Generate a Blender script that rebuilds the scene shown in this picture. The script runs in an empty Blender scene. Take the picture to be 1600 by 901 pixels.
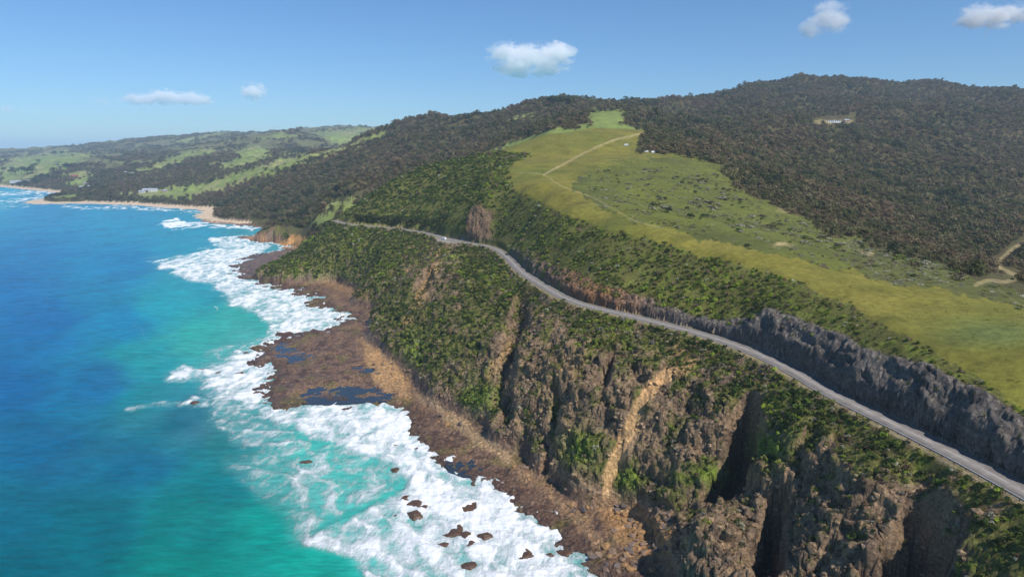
import bpy, math, random
import numpy as np
from mathutils import Vector

# ---------------------------------------------------------------- camera, sky, sun, exposure
scn = bpy.context.scene
FPX, CX, CY, H = 1067.0, 800.0, 450.5, 140.0        # focal length and centre in the 1600 px frame, eye height above the sea
PITCH = math.atan((450.5 - 242.0) / FPX)
cam_d = bpy.data.cameras.new("camera"); cam = bpy.data.objects.new("camera", cam_d)
scn.collection.objects.link(cam); scn.camera = cam
cam.location = (0, 0, H); cam.rotation_euler = (math.pi / 2 - PITCH, 0, 0)
cam_d.sensor_width = 36.0; cam_d.lens = FPX / 1600 * 36.0
cam_d.clip_start = 1.0; cam_d.clip_end = 120000.0
SUN_EL, SUN_AZ = math.radians(50), math.radians(136)   # azimuth clockwise from the view direction (+Y)
world = bpy.data.worlds.new("World"); scn.world = world; world.use_nodes = True
wn = world.node_tree
bg = wn.nodes["Background"]; sky = wn.nodes.new("ShaderNodeTexSky")
sky.sky_type = 'NISHITA'; sky.sun_disc = False; sky.sun_elevation = SUN_EL; sky.sun_rotation = SUN_AZ
sky.altitude = 100; sky.air_density = 1.0; sky.dust_density = 0.0; sky.ozone_density = 4.0
tint = wn.nodes.new("ShaderNodeVectorMath"); tint.operation = 'MULTIPLY'; tint.inputs[1].default_value = (0.68, 0.94, 1.18)   # deep clean southern sky
wn.links.new(sky.outputs[0], tint.inputs[0]); wn.links.new(tint.outputs[0], bg.inputs[0]); bg.inputs[1].default_value = 0.100
sun_d = bpy.data.lights.new("sun", 'SUN'); sun = bpy.data.objects.new("sun", sun_d); scn.collection.objects.link(sun)
sun_d.energy = 4.9; sun_d.angle = math.radians(0.53); sun_d.color = (1.0, 0.955, 0.89)
sdir = Vector((math.sin(SUN_AZ) * math.cos(SUN_EL), math.cos(SUN_AZ) * math.cos(SUN_EL), math.sin(SUN_EL)))
sun.rotation_euler = sdir.to_track_quat('Z', 'Y').to_euler(); sun.location = (300, -200, 600)
scn.view_settings.view_transform = 'Standard'; scn.view_settings.look = 'None'
scn.view_settings.exposure = 0.0; scn.view_settings.gamma = 1.0
scn.cycles.use_denoising = True
scn.cycles.max_bounces = 12; scn.cycles.transparent_max_bounces = 8; scn.cycles.volume_bounces = 12

rng = np.random.default_rng(7)
random.seed(7)
sp, cp = math.sin(PITCH), math.cos(PITCH)

def tag(o, label=None, cat=None, group=None, kind=None):
    for k, v in (("label", label), ("category", cat), ("group", group), ("kind", kind)):
        if v: o[k] = v
    return o

def project(x, y, z):
    """world -> position in the 1600x901 photograph"""
    dz = z - H
    f = np.maximum(y * cp - dz * sp, 1e-3)
    up = y * sp + dz * cp
    return CX + FPX * x / f, CY - FPX * up / f

def P(u, v, z=None, Y=None):
    dx, dy = (u - CX) / FPX, (CY - v) / FPX
    d = (dx, cp + dy * sp, -sp + dy * cp)
    t = (z - H) / d[2] if z is not None else Y / d[1]
    return (d[0] * t, d[1] * t, H + d[2] * t)

# ---------------------------------------------------------------- noise
_perm = np.random.default_rng(3).permutation(4096).astype(np.int64)
_ang = (np.random.default_rng(4).random(4096) * 2 * np.pi)
_gx, _gy = np.cos(_ang).astype(np.float32), np.sin(_ang).astype(np.float32)
_rv = np.random.default_rng(5).random(4096).astype(np.float32)
def _h(ix, iy): return _perm[(ix + _perm[iy & 4095]) & 4095]
def noise(x, y, s=0):
    x = np.asarray(x, np.float64) + s * 17.31; y = np.asarray(y, np.float64) - s * 9.77
    ix = np.floor(x).astype(np.int64); iy = np.floor(y).astype(np.int64)
    fx = (x - ix).astype(np.float32); fy = (y - iy).astype(np.float32)
    ux = fx * fx * fx * (fx * (fx * 6 - 15) + 10); uy = fy * fy * fy * (fy * (fy * 6 - 15) + 10)
    def g(i, j):
        h = _h(ix + i, iy + j); return _gx[h] * (fx - i) + _gy[h] * (fy - j)
    a = g(0, 0); b = g(1, 0); c = g(0, 1); d = g(1, 1)
    return 1.5 * ((a + (b - a) * ux) * (1 - uy) + (c + (d - c) * ux) * uy)
def fbm(x, y, o=4, s=0, gain=0.5):
    t = 0; a = 1; n = 0
    for i in range(o):
        t = t + a * noise(x * 2.03 ** i, y * 2.03 ** i, s + i * 3); n += a; a *= gain
    return t / n
def ridged(x, y, o=4, s=0, gain=0.5):
    t = 0; a = 1; n = 0
    for i in range(o):
        t = t + a * (1 - 2 * np.abs(noise(x * 2.03 ** i, y * 2.03 ** i, s + i * 3))); n += a; a *= gain
    return t / n
def sstep(a, b, x):
    t = np.clip((x - a) / (b - a), 0, 1); return t * t * (3 - 2 * t)
def cells(x, y, s=0):
    """F1, F2 and cell value of 2D Worley noise"""
    x = x + s * 31.7; ix = np.floor(x).astype(np.int64); iy = np.floor(y).astype(np.int64)
    f1 = np.full(x.shape, 9.0, np.float32); f2 = f1.copy(); v = np.zeros(x.shape, np.float32)
    for i in (-1, 0, 1):
        for j in (-1, 0, 1):
            h = _h(ix + i, iy + j); cx = ix + i + _rv[h]; cy = iy + j + _rv[(h * 7 + 3) & 4095]
            d = ((cx - x) ** 2 + (cy - y) ** 2).astype(np.float32)
            m = d < f1; f2 = np.where(m, f1, np.minimum(f2, d)); v = np.where(m, _rv[(h * 13 + 5) & 4095], v); f1 = np.where(m, d, f1)
    return np.sqrt(f1), np.sqrt(f2), v

def inpoly(x, y, poly):
    r = np.zeros(x.shape, bool); n = len(poly)
    for i in range(n):
        x1, y1 = poly[i][:2]; x2, y2 = poly[(i + 1) % n][:2]
        if y1 == y2: continue
        r ^= ((y1 > y) != (y2 > y)) & (x < (x2 - x1) * (y - y1) / (y2 - y1) + x1)
    return r
def segdist(x, y, pts, closed=False):
    """distance to a polyline, the side (+ = left of travel) and the position along it"""
    best = np.full(x.shape, 1e12, np.float64); side = np.zeros(x.shape); par = np.zeros(x.shape); acc = 0.0
    n = len(pts)
    for i in range(n if closed else n - 1):
        x1, y1 = pts[i][:2]; x2, y2 = pts[(i + 1) % n][:2]
        dx, dy = x2 - x1, y2 - y1; L2 = dx * dx + dy * dy + 1e-12
        t = np.clip(((x - x1) * dx + (y - y1) * dy) / L2, 0, 1)
        px, py = x - x1 - t * dx, y - y1 - t * dy; d = px * px + py * py
        m = d < best
        best = np.where(m, d, best); side = np.where(m, dx * (y - y1) - dy * (x - x1), side)
        par = np.where(m, acc + t * math.sqrt(L2), par); acc += math.sqrt(L2)
    return np.sqrt(best), np.sign(side), par
def smooth_line(pts, step):
    """Catmull-Rom through pts, resampled"""
    p = np.array([q[:3] if len(q) > 2 else (*q, 0) for q in pts], float)
    p = np.vstack([2 * p[0] - p[1], p, 2 * p[-1] - p[-2]]); out = []
    for i in range(1, len(p) - 2):
        a, b, c, d = p[i - 1], p[i], p[i + 1], p[i + 2]
        for t in np.linspace(0, 1, 24, endpoint=False):
            out.append(0.5 * ((2 * b) + (c - a) * t + (2 * a - 5 * b + 4 * c - d) * t * t + (3 * b - a - 3 * c + d) * t ** 3))
    out.append(p[-2]); out = np.array(out)
    s = np.concatenate([[0], np.cumsum(np.linalg.norm(np.diff(out, axis=0), axis=1))])
    n = max(2, int(s[-1] / step)); q = np.linspace(0, s[-1], n)
    return np.stack([np.interp(q, s, out[:, k]) for k in range(3)], 1)

# ---------------------------------------------------------------- surveyed lines of the place (photo position + height -> world)
RZ = 60.0
road_uv = [(1600, 768), (1500, 714), (1400, 664), (1300, 615), (1240, 580), (1180, 551), (1100, 523), (1000, 497), (900, 472),
           (850, 447), (815, 424), (793, 402), (772, 388), (742, 381), (705, 375), (665, 364), (620, 357), (560, 352)]
road_pts = [P(u, v, z=RZ) for u, v in road_uv]
a, b = road_pts[0], road_pts[1]
road_pts = [(a[0] + (a[0] - b[0]) * 2.2 + 3, a[1] + (a[1] - b[1]) * 2.2, RZ), (a[0] + (a[0] - b[0]) * 1.0, a[1] + (a[1] - b[1]) * 1.0, RZ)] + road_pts + [(-200, 812, RZ), (-222, 850, RZ)]
ROAD = smooth_line(road_pts, 2.0)          # runs away from the camera; + side = sea
shore_uv = [(908, 901), (900, 868), (868, 850), (872, 828), (800, 802), (790, 772), (745, 755), (700, 735), (680, 705), (640, 690), (640, 660),
            (620, 640), (560, 625), (500, 630), (450, 637), (406, 634), (412, 605), (430, 585), (400, 562), (405, 545), (440, 524), (490, 520), (535, 500),
            (540, 490), (500, 478), (480, 462), (430, 445), (370, 428), (372, 410), (400, 397), (440, 392), (452, 385), (430, 380), (385, 377), (372, 373), (392, 368), (420, 364),
            (418, 356), (380, 352), (330, 348), (308, 342), (312, 334), (320, 328), (270, 325), (200, 320), (120, 318), (60, 319), (36, 316), (70, 310), (110, 304),
            (80, 300), (40, 296), (0, 292), (-60, 287), (-200, 280)]
shore_pts = [(110, -60, 0), (98, 40, 0), (84, 120, 0), (70, 165, 0), (50, 198, 0)] + [P(u, v, z=0) for u, v in shore_uv]
far = shore_pts[-1]
SHORE = [(p[0], p[1]) for p in shore_pts]
LAND = SHORE + [(-9000, 9000), (-4000, 14000), (14000, 14000), (9000, -300), (200, -300), (110, -300)]

ctrl = []      # x, y, z
def C(u, v, z=None, Y=None): ctrl.append(P(u, v, z=z, Y=Y))
def W(x, y, z): ctrl.append((x, y, z))
def on_slope(u, v, s, d0=5.5, side=1, zb=60.0):
    """the point seen at (u, v) on a slope that leaves the road edge at gradient s"""
    zs = np.linspace(1, 59.8, 300) if side > 0 else np.linspace(60.2, 110, 400)
    q = np.array([P(u, v, z=z) for z in zs]); d, sg, _ = segdist(q[:, 0], q[:, 1], ROAD)
    f = (zs - zb) + side * s * (d * (sg == side) - d0)
    k = np.nonzero(np.sign(f[:-1]) != np.sign(f[1:]))[0]
    k = (k[-1] if side > 0 else k[0]) if len(k) else int(np.argmin(np.abs(f)))
    return tuple(q[k])
def S(u, v, s, **kw): ctrl.append(on_slope(u, v, s, **kw))
for p in shore_pts[::2]: ctrl.append((p[0], p[1], 0.8))
for u, v, z in [(1012, 901, 6), (960, 850, 4), (925, 800, 4), (870, 752, 4), (800, 702, 4), (755, 665, 4), (700, 640, 4), (655, 612, 4), (640, 590, 4), (590, 545, 4),
                (572, 512, 4), (575, 480, 4), (560, 455, 4), (520, 440, 4), (455, 412, 4), (442, 396, 4), (470, 385, 4)]:
    C(u, v, z=z)
# sea cliff and the scrub slope under the road
for u, v, s_ in [(1600, 840, .8), (1500, 790, .8), (1560, 860, .85), (1600, 901, .9), (1450, 770, .85), (1450, 901, 1.0), (1300, 770, .95), (1300, 850, 1.0), (1330, 730, .62), (1280, 710, .7), (1230, 680, .7), (550, 380, .7), (500, 402, .75), (520, 385, .7)]: S(u, v, s_)
for u, v, z in [(1150, 800, 24), (1090, 835, 22), (1200, 765, 33), (1220, 850, 24), (1190, 700, 40), (1130, 745, 26), (1060, 790, 15), (1080, 901, 12), (1000, 790, 7), (1040, 860, 6),
                (960, 765, 9), (1000, 700, 25), (1000, 625, 40), (1010, 560, 50), (1080, 600, 47), (1080, 680, 35), (900, 700, 19), (900, 620, 35), (900, 540, 49), (850, 490, 53),
                (800, 645, 17), (800, 560, 35), (790, 480, 48), (830, 690, 9), (700, 600, 13), (700, 540, 27), (700, 470, 41), (700, 420, 51), (640, 560, 9), (640, 500, 24),
                (640, 430, 43), (600, 480, 11), (600, 430, 29), (600, 390, 45), (500, 378, 29), (465, 398, 4),
                (430, 364, 17), (470, 362, 20), (480, 350, 22), (510, 340, 30)]:
    C(u, v, z=z)
for k in range(0, len(ROAD) - 30, 7):       # gentle scrub shelf before the cliff drops away
    if not (350 < ROAD[k, 1] < 420): gxx = ROAD[min(k + 1, len(ROAD) - 1)] - ROAD[max(k - 1, 0)]; gl = math.hypot(gxx[0], gxx[1]); ctrl.append((ROAD[k, 0] - gxx[1] / gl * 13, ROAD[k, 1] + gxx[0] / gl * 13, RZ - 4.6))
W(98, 140, 33); W(104, 100, 33); W(112, 50, 33); W(170, 120, 72); W(190, 60, 72)
for i in range(0, len(ROAD), 6):
    x, y, _ = ROAD[i]; ctrl.append((x, y, RZ))
# top of the cutting above the road, edge of the grass
cut_uv = [(1640, 690, 71), (1600, 658, 71), (1560, 625, 72.5), (1500, 598, 73.5), (1460, 578, 74), (1400, 557, 74), (1350, 543, 74), (1300, 520, 74.5), (1240, 497, 75.5), (1200, 484, 75.5),
          (1170, 498, 71), (1130, 503, 68), (1060, 487, 67), (1000, 462, 68), (950, 447, 69), (905, 430, 70), (870, 418, 70), (838, 402, 70), (800, 384, 68), (765, 372, 66)]
cut_s = {1000: 1.3, 950: 1.2, 905: 1.4}
CUTP = [on_slope(u, v, cut_s.get(u, 2.2), d0=6.5, side=-1) for u, v, z in cut_uv]
for p in CUTP: ctrl.append(p)
_cd = segdist(np.array([p[0] for p in CUTP]), np.array([p[1] for p in CUTP]), ROAD)[0]
for (u, v, z), p, d_ in list(zip(cut_uv, CUTP, _cd))[:11]:      # a second row just behind the lip, so that the wall stays crisp
    for s_ in (0.6,): pass
for u, v in [(1600, 638), (1560, 612), (1500, 573), (1420, 525), (1330, 480), (1250, 445)]:
    zt = float(np.interp(u, [c[0] for c in cut_uv][::-1], [p[2] for p in CUTP][::-1])); dt = float(np.interp(u, [c[0] for c in cut_uv][::-1], _cd[::-1]))
    S(u, v, 0.55, d0=dt, side=-1, zb=zt)
for u, v, z in [(1150, 415, 86), (1050, 385, 90), (950, 358, 95), (880, 333, 99), (850, 318, 101)]:
    C(u, v, z=z)
for u, v, Y in [(820, 300, 620), (790, 278, 715), (800, 262, 760), (870, 240, 860), (850, 211, 960), (920, 199, 1060), (1010, 208, 1010), (940, 176, 1400), (975, 182, 1380),
                (900, 285, 650), (950, 310, 560), (1000, 345, 440), (870, 265, 740), (930, 240, 850), (1000, 285, 640), (980, 250, 770), (1010, 240, 850),
                (1050, 325, 545), (1100, 290, 650), (1100, 262, 770), (1060, 245, 850), (1100, 330, 530), (1200, 350, 520), (1200, 320, 620), (1200, 300, 740), (1140, 262, 790),
                (1300, 375, 480), (1300, 335, 650), (1300, 285, 950), (1300, 235, 1350), (1300, 196, 1680), (1100, 215, 1180), (1080, 196, 1450), (1020, 200, 1250),
                (1400, 400, 470), (1500, 425, 480), (1560, 405, 620), (1600, 432, 560), (1600, 385, 730), (1500, 370, 760), (1400, 360, 680), (1480, 400, 560),
                (1500, 300, 1120), (1500, 250, 1500), (1500, 200, 1850), (1400, 300, 1000), (1400, 240, 1400), (1600, 340, 950), (1600, 280, 1300), (1600, 220, 1700), (1600, 170, 2050),
                (1700, 300, 1200), (1700, 200, 1900), (1700, 160, 2300), (1340, 182, 1950), (1400, 167, 2150), (1450, 166, 2300), (1500, 159, 2400), (1560, 152, 2500), (1610, 150, 2550), (1700, 146, 2600),
                (1180, 190, 1650), (1240, 188, 1700)]:
    C(u, v, Y=Y)
# grass ridge crest and the slope behind it
for u, v, z in [(1640, 475, 83), (1600, 467, 84), (1500, 449, 84.5), (1400, 430, 85), (1300, 409, 87), (1200, 388, 90), (1130, 370, 93), (1060, 350, 97)]: C(u, v, z=z)
for u, v, z in [(1500, 520, 82.5), (1400, 480, 83), (1600, 570, 81), (1300, 440, 85), (1150, 395, 90)]: C(u, v, z=z)
W(330, 150, 78); W(420, 100, 70); W(300, 60, 72)
# main hill behind
for u, v, Y in [(1020, 166, 2500), (1100, 152, 2700), (1150, 144, 2800), (1200, 132, 2900), (1250, 125, 2950), (1300, 122, 3000), (1350, 126, 3000), (1400, 133, 3050), (1440, 132, 3100), (1490, 146, 3100),
                (1060, 185, 1900), (1150, 172, 2150), (1250, 160, 2350), (1350, 155, 2500), (1200, 182, 2000), (1000, 175, 2100), (1430, 148, 2700)]: C(u, v, Y=Y)
# mid hill left of the grass strip
for u, v, Y in [(600, 205, 2380), (620, 199, 2350), (680, 184, 2320), (730, 189, 2300), (780, 180, 2250), (830, 168, 2150), (870, 161, 2050), (905, 167, 1980), (925, 170, 1900), (960, 162, 2100), (990, 162, 2300),
                (860, 200, 1250), (850, 185, 1600), (780, 215, 1500), (780, 195, 1900), (700, 230, 1500), (700, 205, 2000), (620, 250, 1500), (640, 220, 2000), (560, 228, 2200), (520, 260, 1800), (600, 275, 1300),
                (480, 256, 2000), (400, 276, 1900), (350, 298, 1800), (324, 322, 1710), (400, 300, 1650), (480, 290, 1500), (450, 320, 1350), (400, 330, 1450), (360, 335, 1500), (540, 318, 1050), (540, 295, 1250),
                (460, 340, 1200), (500, 328, 1060), (445, 350, 1150)]: C(u, v, Y=Y)
for u, v, Y in [(560, 328, 830), (600, 292, 860), (650, 266, 880), (700, 253, 900), (760, 241, 920), (800, 228, 940),
                (620, 330, 800), (700, 340, 690), (700, 290, 790), (760, 300, 690), (750, 265, 810), (650, 300, 820), (745, 322, 655)]: C(u, v, Y=Y)
# ground hidden behind the crests
W(-150, 1000, 62); W(-60, 1130, 90); W(0, 1200, 125); W(-250, 1200, 45)
for x, y, z in [(0, 2700, 200), (-300, 2900, 180), (-600, 2700, 90), (400, 2700, 250), (1000, 3600, 330), (1600, 3700, 340), (2100, 3300, 300), (2200, 2800, 330), (600, 3300, 260)]: W(x, y, z)
# far coast
for u, v, Y in [(0, 235, 8000), (60, 233, 8000), (100, 231, 7900), (150, 226, 7800), (200, 219, 7500), (260, 215, 7400), (320, 211, 7300), (380, 206, 7200), (410, 207, 7000), (450, 204, 5000), (500, 200, 6500), (560, 198, 6500), (610, 196, 6500),
                (430, 215, 4600), (490, 215, 5000), (520, 225, 4500), (560, 212, 5000), (590, 202, 5600), (400, 222, 4600), (350, 235, 4300), (460, 235, 3600), (440, 246, 3100), (500, 240, 3200), (350, 272, 2500), (400, 262, 2600), (250, 302, 2080),
                (150, 305, 2150), (180, 290, 2500), (300, 258, 3100), (300, 285, 2350), (200, 250, 3900), (250, 240, 4600), (100, 250, 4300), (100, 275, 3100), (50, 262, 3900), (0, 272, 3400), (0, 250, 5200), (120, 300, 2350),
                (50, 290, 2750), (150, 240, 5600), (300, 228, 5600), (210, 230, 6200), (50, 243, 6500), (-100, 237, 8000), (-100, 260, 4500), (-100, 280, 3200), (-200, 238, 8000), (290, 315, 1820), (220, 312, 1900)]: C(u, v, Y=Y)
for x, y, z in [(-1400, 5600, 200), (-2500, 9500, 60), (-6500, 9500, 60), (0, 9500, 150), (-400, 5000, 200), (-600, 3800, 120), (3500, 5000, 300), (6000, 3000, 300), (0, 6500, 250), (3000, 1500, 180), (2000, 600, 120), (1200, 300, 90), (5000, 9000, 200)]: W(x, y, z)
for u, v, z in [(600, 901, -6), (300, 800, -12), (300, 600, -10), (200, 450, -12), (100, 350, -12), (-100, 600, -14), (200, 340, -8)]: C(u, v, z=z)
W(-50, 80, -10); W(-400, 120, -14); W(30, 60, -6)

CT = np.array(ctrl, float)
c_az = np.arctan2(CT[:, 0], CT[:, 1]); c_lr = np.log(np.hypot(CT[:, 0], CT[:, 1])); C_K = 0.018
def _solve():
    d = np.sqrt((c_az[:, None] - c_az) ** 2 + (c_lr[:, None] - c_lr) ** 2 + C_K ** 2)
    n = len(c_az); A = np.zeros((n + 3, n + 3)); A[:n, :n] = -d + np.eye(n) * -0.0005
    Q = np.stack([np.ones(n), c_az, c_lr], 1); A[:n, n:] = Q; A[n:, :n] = Q.T
    return np.linalg.solve(A, np.concatenate([CT[:, 2], [0, 0, 0]]))
RB = _solve().astype(np.float32)
def rbf(az, lr):
    out = np.empty(az.size, np.float32); A = az.ravel().astype(np.float32); L = lr.ravel().astype(np.float32); n = len(c_az)
    ca, cl = c_az.astype(np.float32), c_lr.astype(np.float32)
    for i in range(0, A.size, 20000):
        a_, l_ = A[i:i + 20000, None], L[i:i + 20000, None]
        out[i:i + 20000] = -np.sqrt((a_ - ca) ** 2 + (l_ - cl) ** 2 + C_K ** 2) @ RB[:n] + RB[n] + RB[n + 1] * a_[:, 0] + RB[n + 2] * l_[:, 0]
    return out.reshape(az.shape)

# ---------------------------------------------------------------- terrain lattice (fan around the viewpoint)
az = np.concatenate([np.linspace(-46, -40, 24, endpoint=False), np.linspace(-40, 40.5, 860, endpoint=False), np.linspace(40.5, 62, 90)]) * math.pi / 180
rr = np.exp(np.concatenate([np.linspace(math.log(55), math.log(140), 110, endpoint=False), np.linspace(math.log(140), math.log(760), 560, endpoint=False),
                            np.linspace(math.log(760), math.log(3400), 230, endpoint=False), np.linspace(math.log(3400), math.log(12000), 90)]))
NA, NR = len(az), len(rr); LR = np.log(rr)
AZ, LRG = np.meshgrid(az, LR)                      # rows = range
X = np.exp(LRG) * np.sin(AZ); Y = np.exp(LRG) * np.cos(AZ); R = np.exp(LRG)
Z = rbf(AZ, LRG).astype(np.float64)

# distance to the shore (+ inland), with a ragged edge
dsh, _, _ = segdist(X, Y, SHORE)
inl = inpoly(X, Y, LAND)
_sdi = np.maximum(np.where(inl, dsh, 0) - 22 * sstep(1100, 1800, R), 0)
Z = np.where(R > 900, np.minimum(Z, 2.0 + _sdi * (1.1 - 0.75 * sstep(1100, 1500, R))), Z)
sd = np.where(inl, dsh, -dsh)
rag = fbm(X / 28, Y / 28, 4, 11) * 13 + (ridged(X / 9, Y / 9, 3, 12) - 0.3) * 6.0
sdr = sd + rag * np.clip(1 - np.abs(sd) / 70, 0, 1) * np.clip(R / 300, 0.6, 2.5)
# distance to the road
drd, side_rd, along = segdist(X, Y, ROAD)
srd = drd * side_rd                                  # + = sea side

low = np.clip(Z, 0, 60)
near = R < 1200
cliff = np.where((srd > 5) & near, sstep(4, 12, Z) * (1 - sstep(50, 59.5, Z)), 0) * sstep(8, 28, drd)
# coast-parallel coordinate for gullies running down the slope
gx = along / 26.0; gy = Z / 70.0
gul = ridged(gx + 0.35 * noise(X / 30, Y / 30, 5), gy, 4, 21, 0.55)
Z += cliff * (gul * 3.0 - 0.8)
Z += cliff * (ridged(X / 14, Y / 14, 4, 31) * 2.6 - 0.5)
# ledges and crags
_g0 = None
def terrace(Zv, h, amp, s, jit=0.5):
    q = Zv / h + jit * fbm(X / 22, Y / 22, 3, s); f = q - np.floor(q); st = sstep(0.35, 0.85, f)
    return Zv + amp * h * (st - f)
_uu, _vv = project(X, Y, Z); rocky = cliff * sstep(760, 900, _uu)
Z = terrace(Z, 13.0, 0.22 * rocky + 0.1 * cliff, 33); Z = terrace(Z, 5.0, 0.30 * rocky + 0.1 * cliff, 34)
_a, _b, _c = cells(X / 15 + 0.5 * noise(X / 12, Y / 12, 36), Y / 15 + 0.5 * noise(X / 12, Y / 12, 37), 2)
Z += rocky * ((_c - 0.5) * 5.0 * sstep(0.02, 0.25, _b - _a))
# worley blocks: broken rock
f1, f2, cv = cells(X / 6.5 + 0.3 * noise(X / 5, Y / 5, 2), Y / 6.5 + 0.3 * noise(X / 5, Y / 5, 3))
Z += cliff * ((cv - 0.5) * 2.4 + np.clip((f2 - f1) * 2.5, 0, 0.8))
# hillsides: gullies and humps growing with distance
hill = np.where(srd < -25, 1.0, 0.0) * sstep(900, 1500, R) + sstep(1200, 1700, R) * np.where(srd >= -25, 1, 0)
hill = np.clip(hill, 0, 1) * sstep(8, 60, Z) * sstep(20, 150, sd)
Z += hill * (ridged(X / 420, Y / 420, 4, 41, 0.5) * 40 - 12) * sstep(1000, 2200, R) + hill * (ridged(X / 170 + .3 * noise(X / 90, Y / 90, 4), Y / 230, 3, 44, 0.5) * 15 - 4) * sstep(900, 1300, R) * (1 - sstep(3000, 4500, R))
Z += hill * (fbm(X / 90, Y / 90, 3, 42) * 8 - 9)
slope_r = np.where(srd < -10, sstep(10, 30, drd), 0) * (1 - sstep(900, 1200, R))
Z += slope_r * (fbm(X / 40, Y / 40, 3, 51) * 1.6)

# ravines: (photo x, y, height) start, end, half width, depth
def ravine(a, b, w, depth, s, pw=3.0):
    global Z
    pa, pb = (P(q[0], q[1], z=q[2]) if q[2] > 0 else on_slope(q[0], q[1], -q[2]) for q in (a, b))
    d, _, t = segdist(X, Y, [pa, pb]); L = math.hypot(pa[0] - pb[0], pa[1] - pb[1])
    wn_ = w * (1 + 0.35 * noise(X / 7, Y / 7, s)) * (0.75 + 0.5 * t / L)
    k = np.clip(d / wn_, 0, 1); k = 1 - k ** pw
    Z = Z - depth * k * sstep(9, 19, drd)
ravine((1168, 645, -.85), (1140, 735, -1.0), 7.5, 30, 61, 5.0)
ravine((1470, 805, -.9), (1410, 905, -1.0), 8.5, 28, 62, 5.0); ravine((1430, 790, -.85), (1415, 840, -.95), 5.0, 14, 70, 4.0)
ravine((1215, 770, -1.0), (1195, 890, -1.05), 5.5, 20, 63, 4.0)
ravine((818, 470, 50), (806, 530, 40), 8.0, 11, 64, 2.2); ravine((806, 530, 40), (786, 590, 28), 6.5, 10, 71, 2.2); ravine((672, 432, 44), (655, 455, 38), 9.0, 9, 72, 2.2); ravine((952, 600, 36), (940, 660, 24), 4.0, 7, 73, 2.2); ravine((870, 600, 36), (862, 680, 20), 4.0, 7, 74, 2.2)
ravine((800, 600, 26), (790, 650, 15), 4.5, 9, 65)
ravine((1010, 790, 14), (985, 880, 5), 6, 8, 66)
ravine((640, 400, 50), (655, 420, 44), 6, 10, 67)
ravine((1330, 745, 44), (1310, 800, 30), 3.5, 9, 68)
ravine((1290, 700, 44), (1260, 760, 34), 3.0, 5, 69)

# shore platform and sea bed
plat_n = fbm(X / 13, Y / 13, 5, 71) * 1.7 + (ridged(X / 5, Y / 5, 3, 72) - 0.2) * 0.9
_q = plat_n / 0.8 + 20; plat_n = plat_n + 0.7 * 0.8 * (sstep(.3, .75, _q - np.floor(_q)) - (_q - np.floor(_q)))      # bedded ledges
_pf1, _pf2, _pv = cells(X / 3.2, Y / 3.2, 5); plat_n += (_pv - .5) * 0.5 * sstep(0.03, .2, _pf2 - _pf1) - 0.25 * (1 - sstep(0.0, .12, _pf2 - _pf1))
nearp = 1 - sstep(1100, 1700, R)
platz = 0.75 + np.clip(sdr, 0, 40) * 0.045 + plat_n * nearp * (1 - sstep(8, 22, Z))
Zl = np.where(Z < 9, platz + np.maximum(Z - 4, 0) * 1.0, Z + plat_n * nearp * 0.3)
t9 = sstep(4, 9, Z); Zl = np.maximum(Z, platz) * t9 + platz * (1 - t9)
Zsea = np.maximum(-0.14 * -sdr - 0.2, -15) if False else np.maximum(sdr * 0.16 - 0.25, -15)
Z = np.where(sdr > 0, np.where(sdr < 24, np.maximum(Zl * sstep(0, 4, sdr) + 0.05, -0.35), np.maximum(Zl, 0.1)), Zsea + np.where(sdr > -9, plat_n * 0.35, 0))
# rock pools (photo outlines): shallow basins
POOLS = [[(425, 541), (450, 538), (470, 545), (492, 552), (480, 562), (455, 564), (432, 558)],
         [(540, 572), (565, 569), (588, 575), (580, 584), (550, 584)],
         [(455, 622), (500, 600), (550, 602), (600, 610), (612, 622), (560, 626), (500, 628)],
         [(700, 722), (730, 716), (752, 730), (735, 742), (708, 735)]]
POOLW = [[P(u, v, z=1.2) for u, v in p] for p in POOLS]
pool = np.zeros(X.shape)
for p in POOLW:
    d, _, _ = segdist(X, Y, p, True); ins = inpoly(X, Y, p); s_ = np.where(ins, d, -d) + fbm(X / 9, Y / 9, 3, 9) * 6.0
    k = sstep(-3, 2, s_); Z = Z * (1 - k) + (0.80 + plat_n * 0.42) * k; pool = np.maximum(pool, k)

# the road bench, the cuttings
shelf = 5.0 + 0.8 * noise(along / 15, along * 0, 8)
look = np.exp(-((along - along.flat[np.argmin(np.hypot(X - P(700, 376, z=RZ)[0], Y - P(700, 376, z=RZ)[1]))]) / 22) ** 2)   # wider lay-by
shl = shelf + np.where(side_rd > 0, look * 8, look * 3)
ex = ROAD[:, 1]; road_on = (Y < 880)
kb = 1 - sstep(0, 1, (drd - shl) / np.where(side_rd > 0, 5.0, 1.6))
Z = np.where(road_on, Z * (1 - kb) + (RZ - 0.12) * kb, Z)
# cutting face: rock buttresses pushed out and in
cutw = np.where((srd < -(shl + 0.6)) & (Y < 560), 1.0, 0.0) * (1 - sstep(70.5, 79, Z)) * sstep(60.2, 62, Z) * (1 - sstep(14, 26, drd))
Z += cutw * (ridged(along / 24, Z / 40, 2, 81, 0.5) * 2.8 - 1.0 + fbm(along / 7, Z / 9, 3, 82) * 0.6)
Zb = Z.copy()

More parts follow.
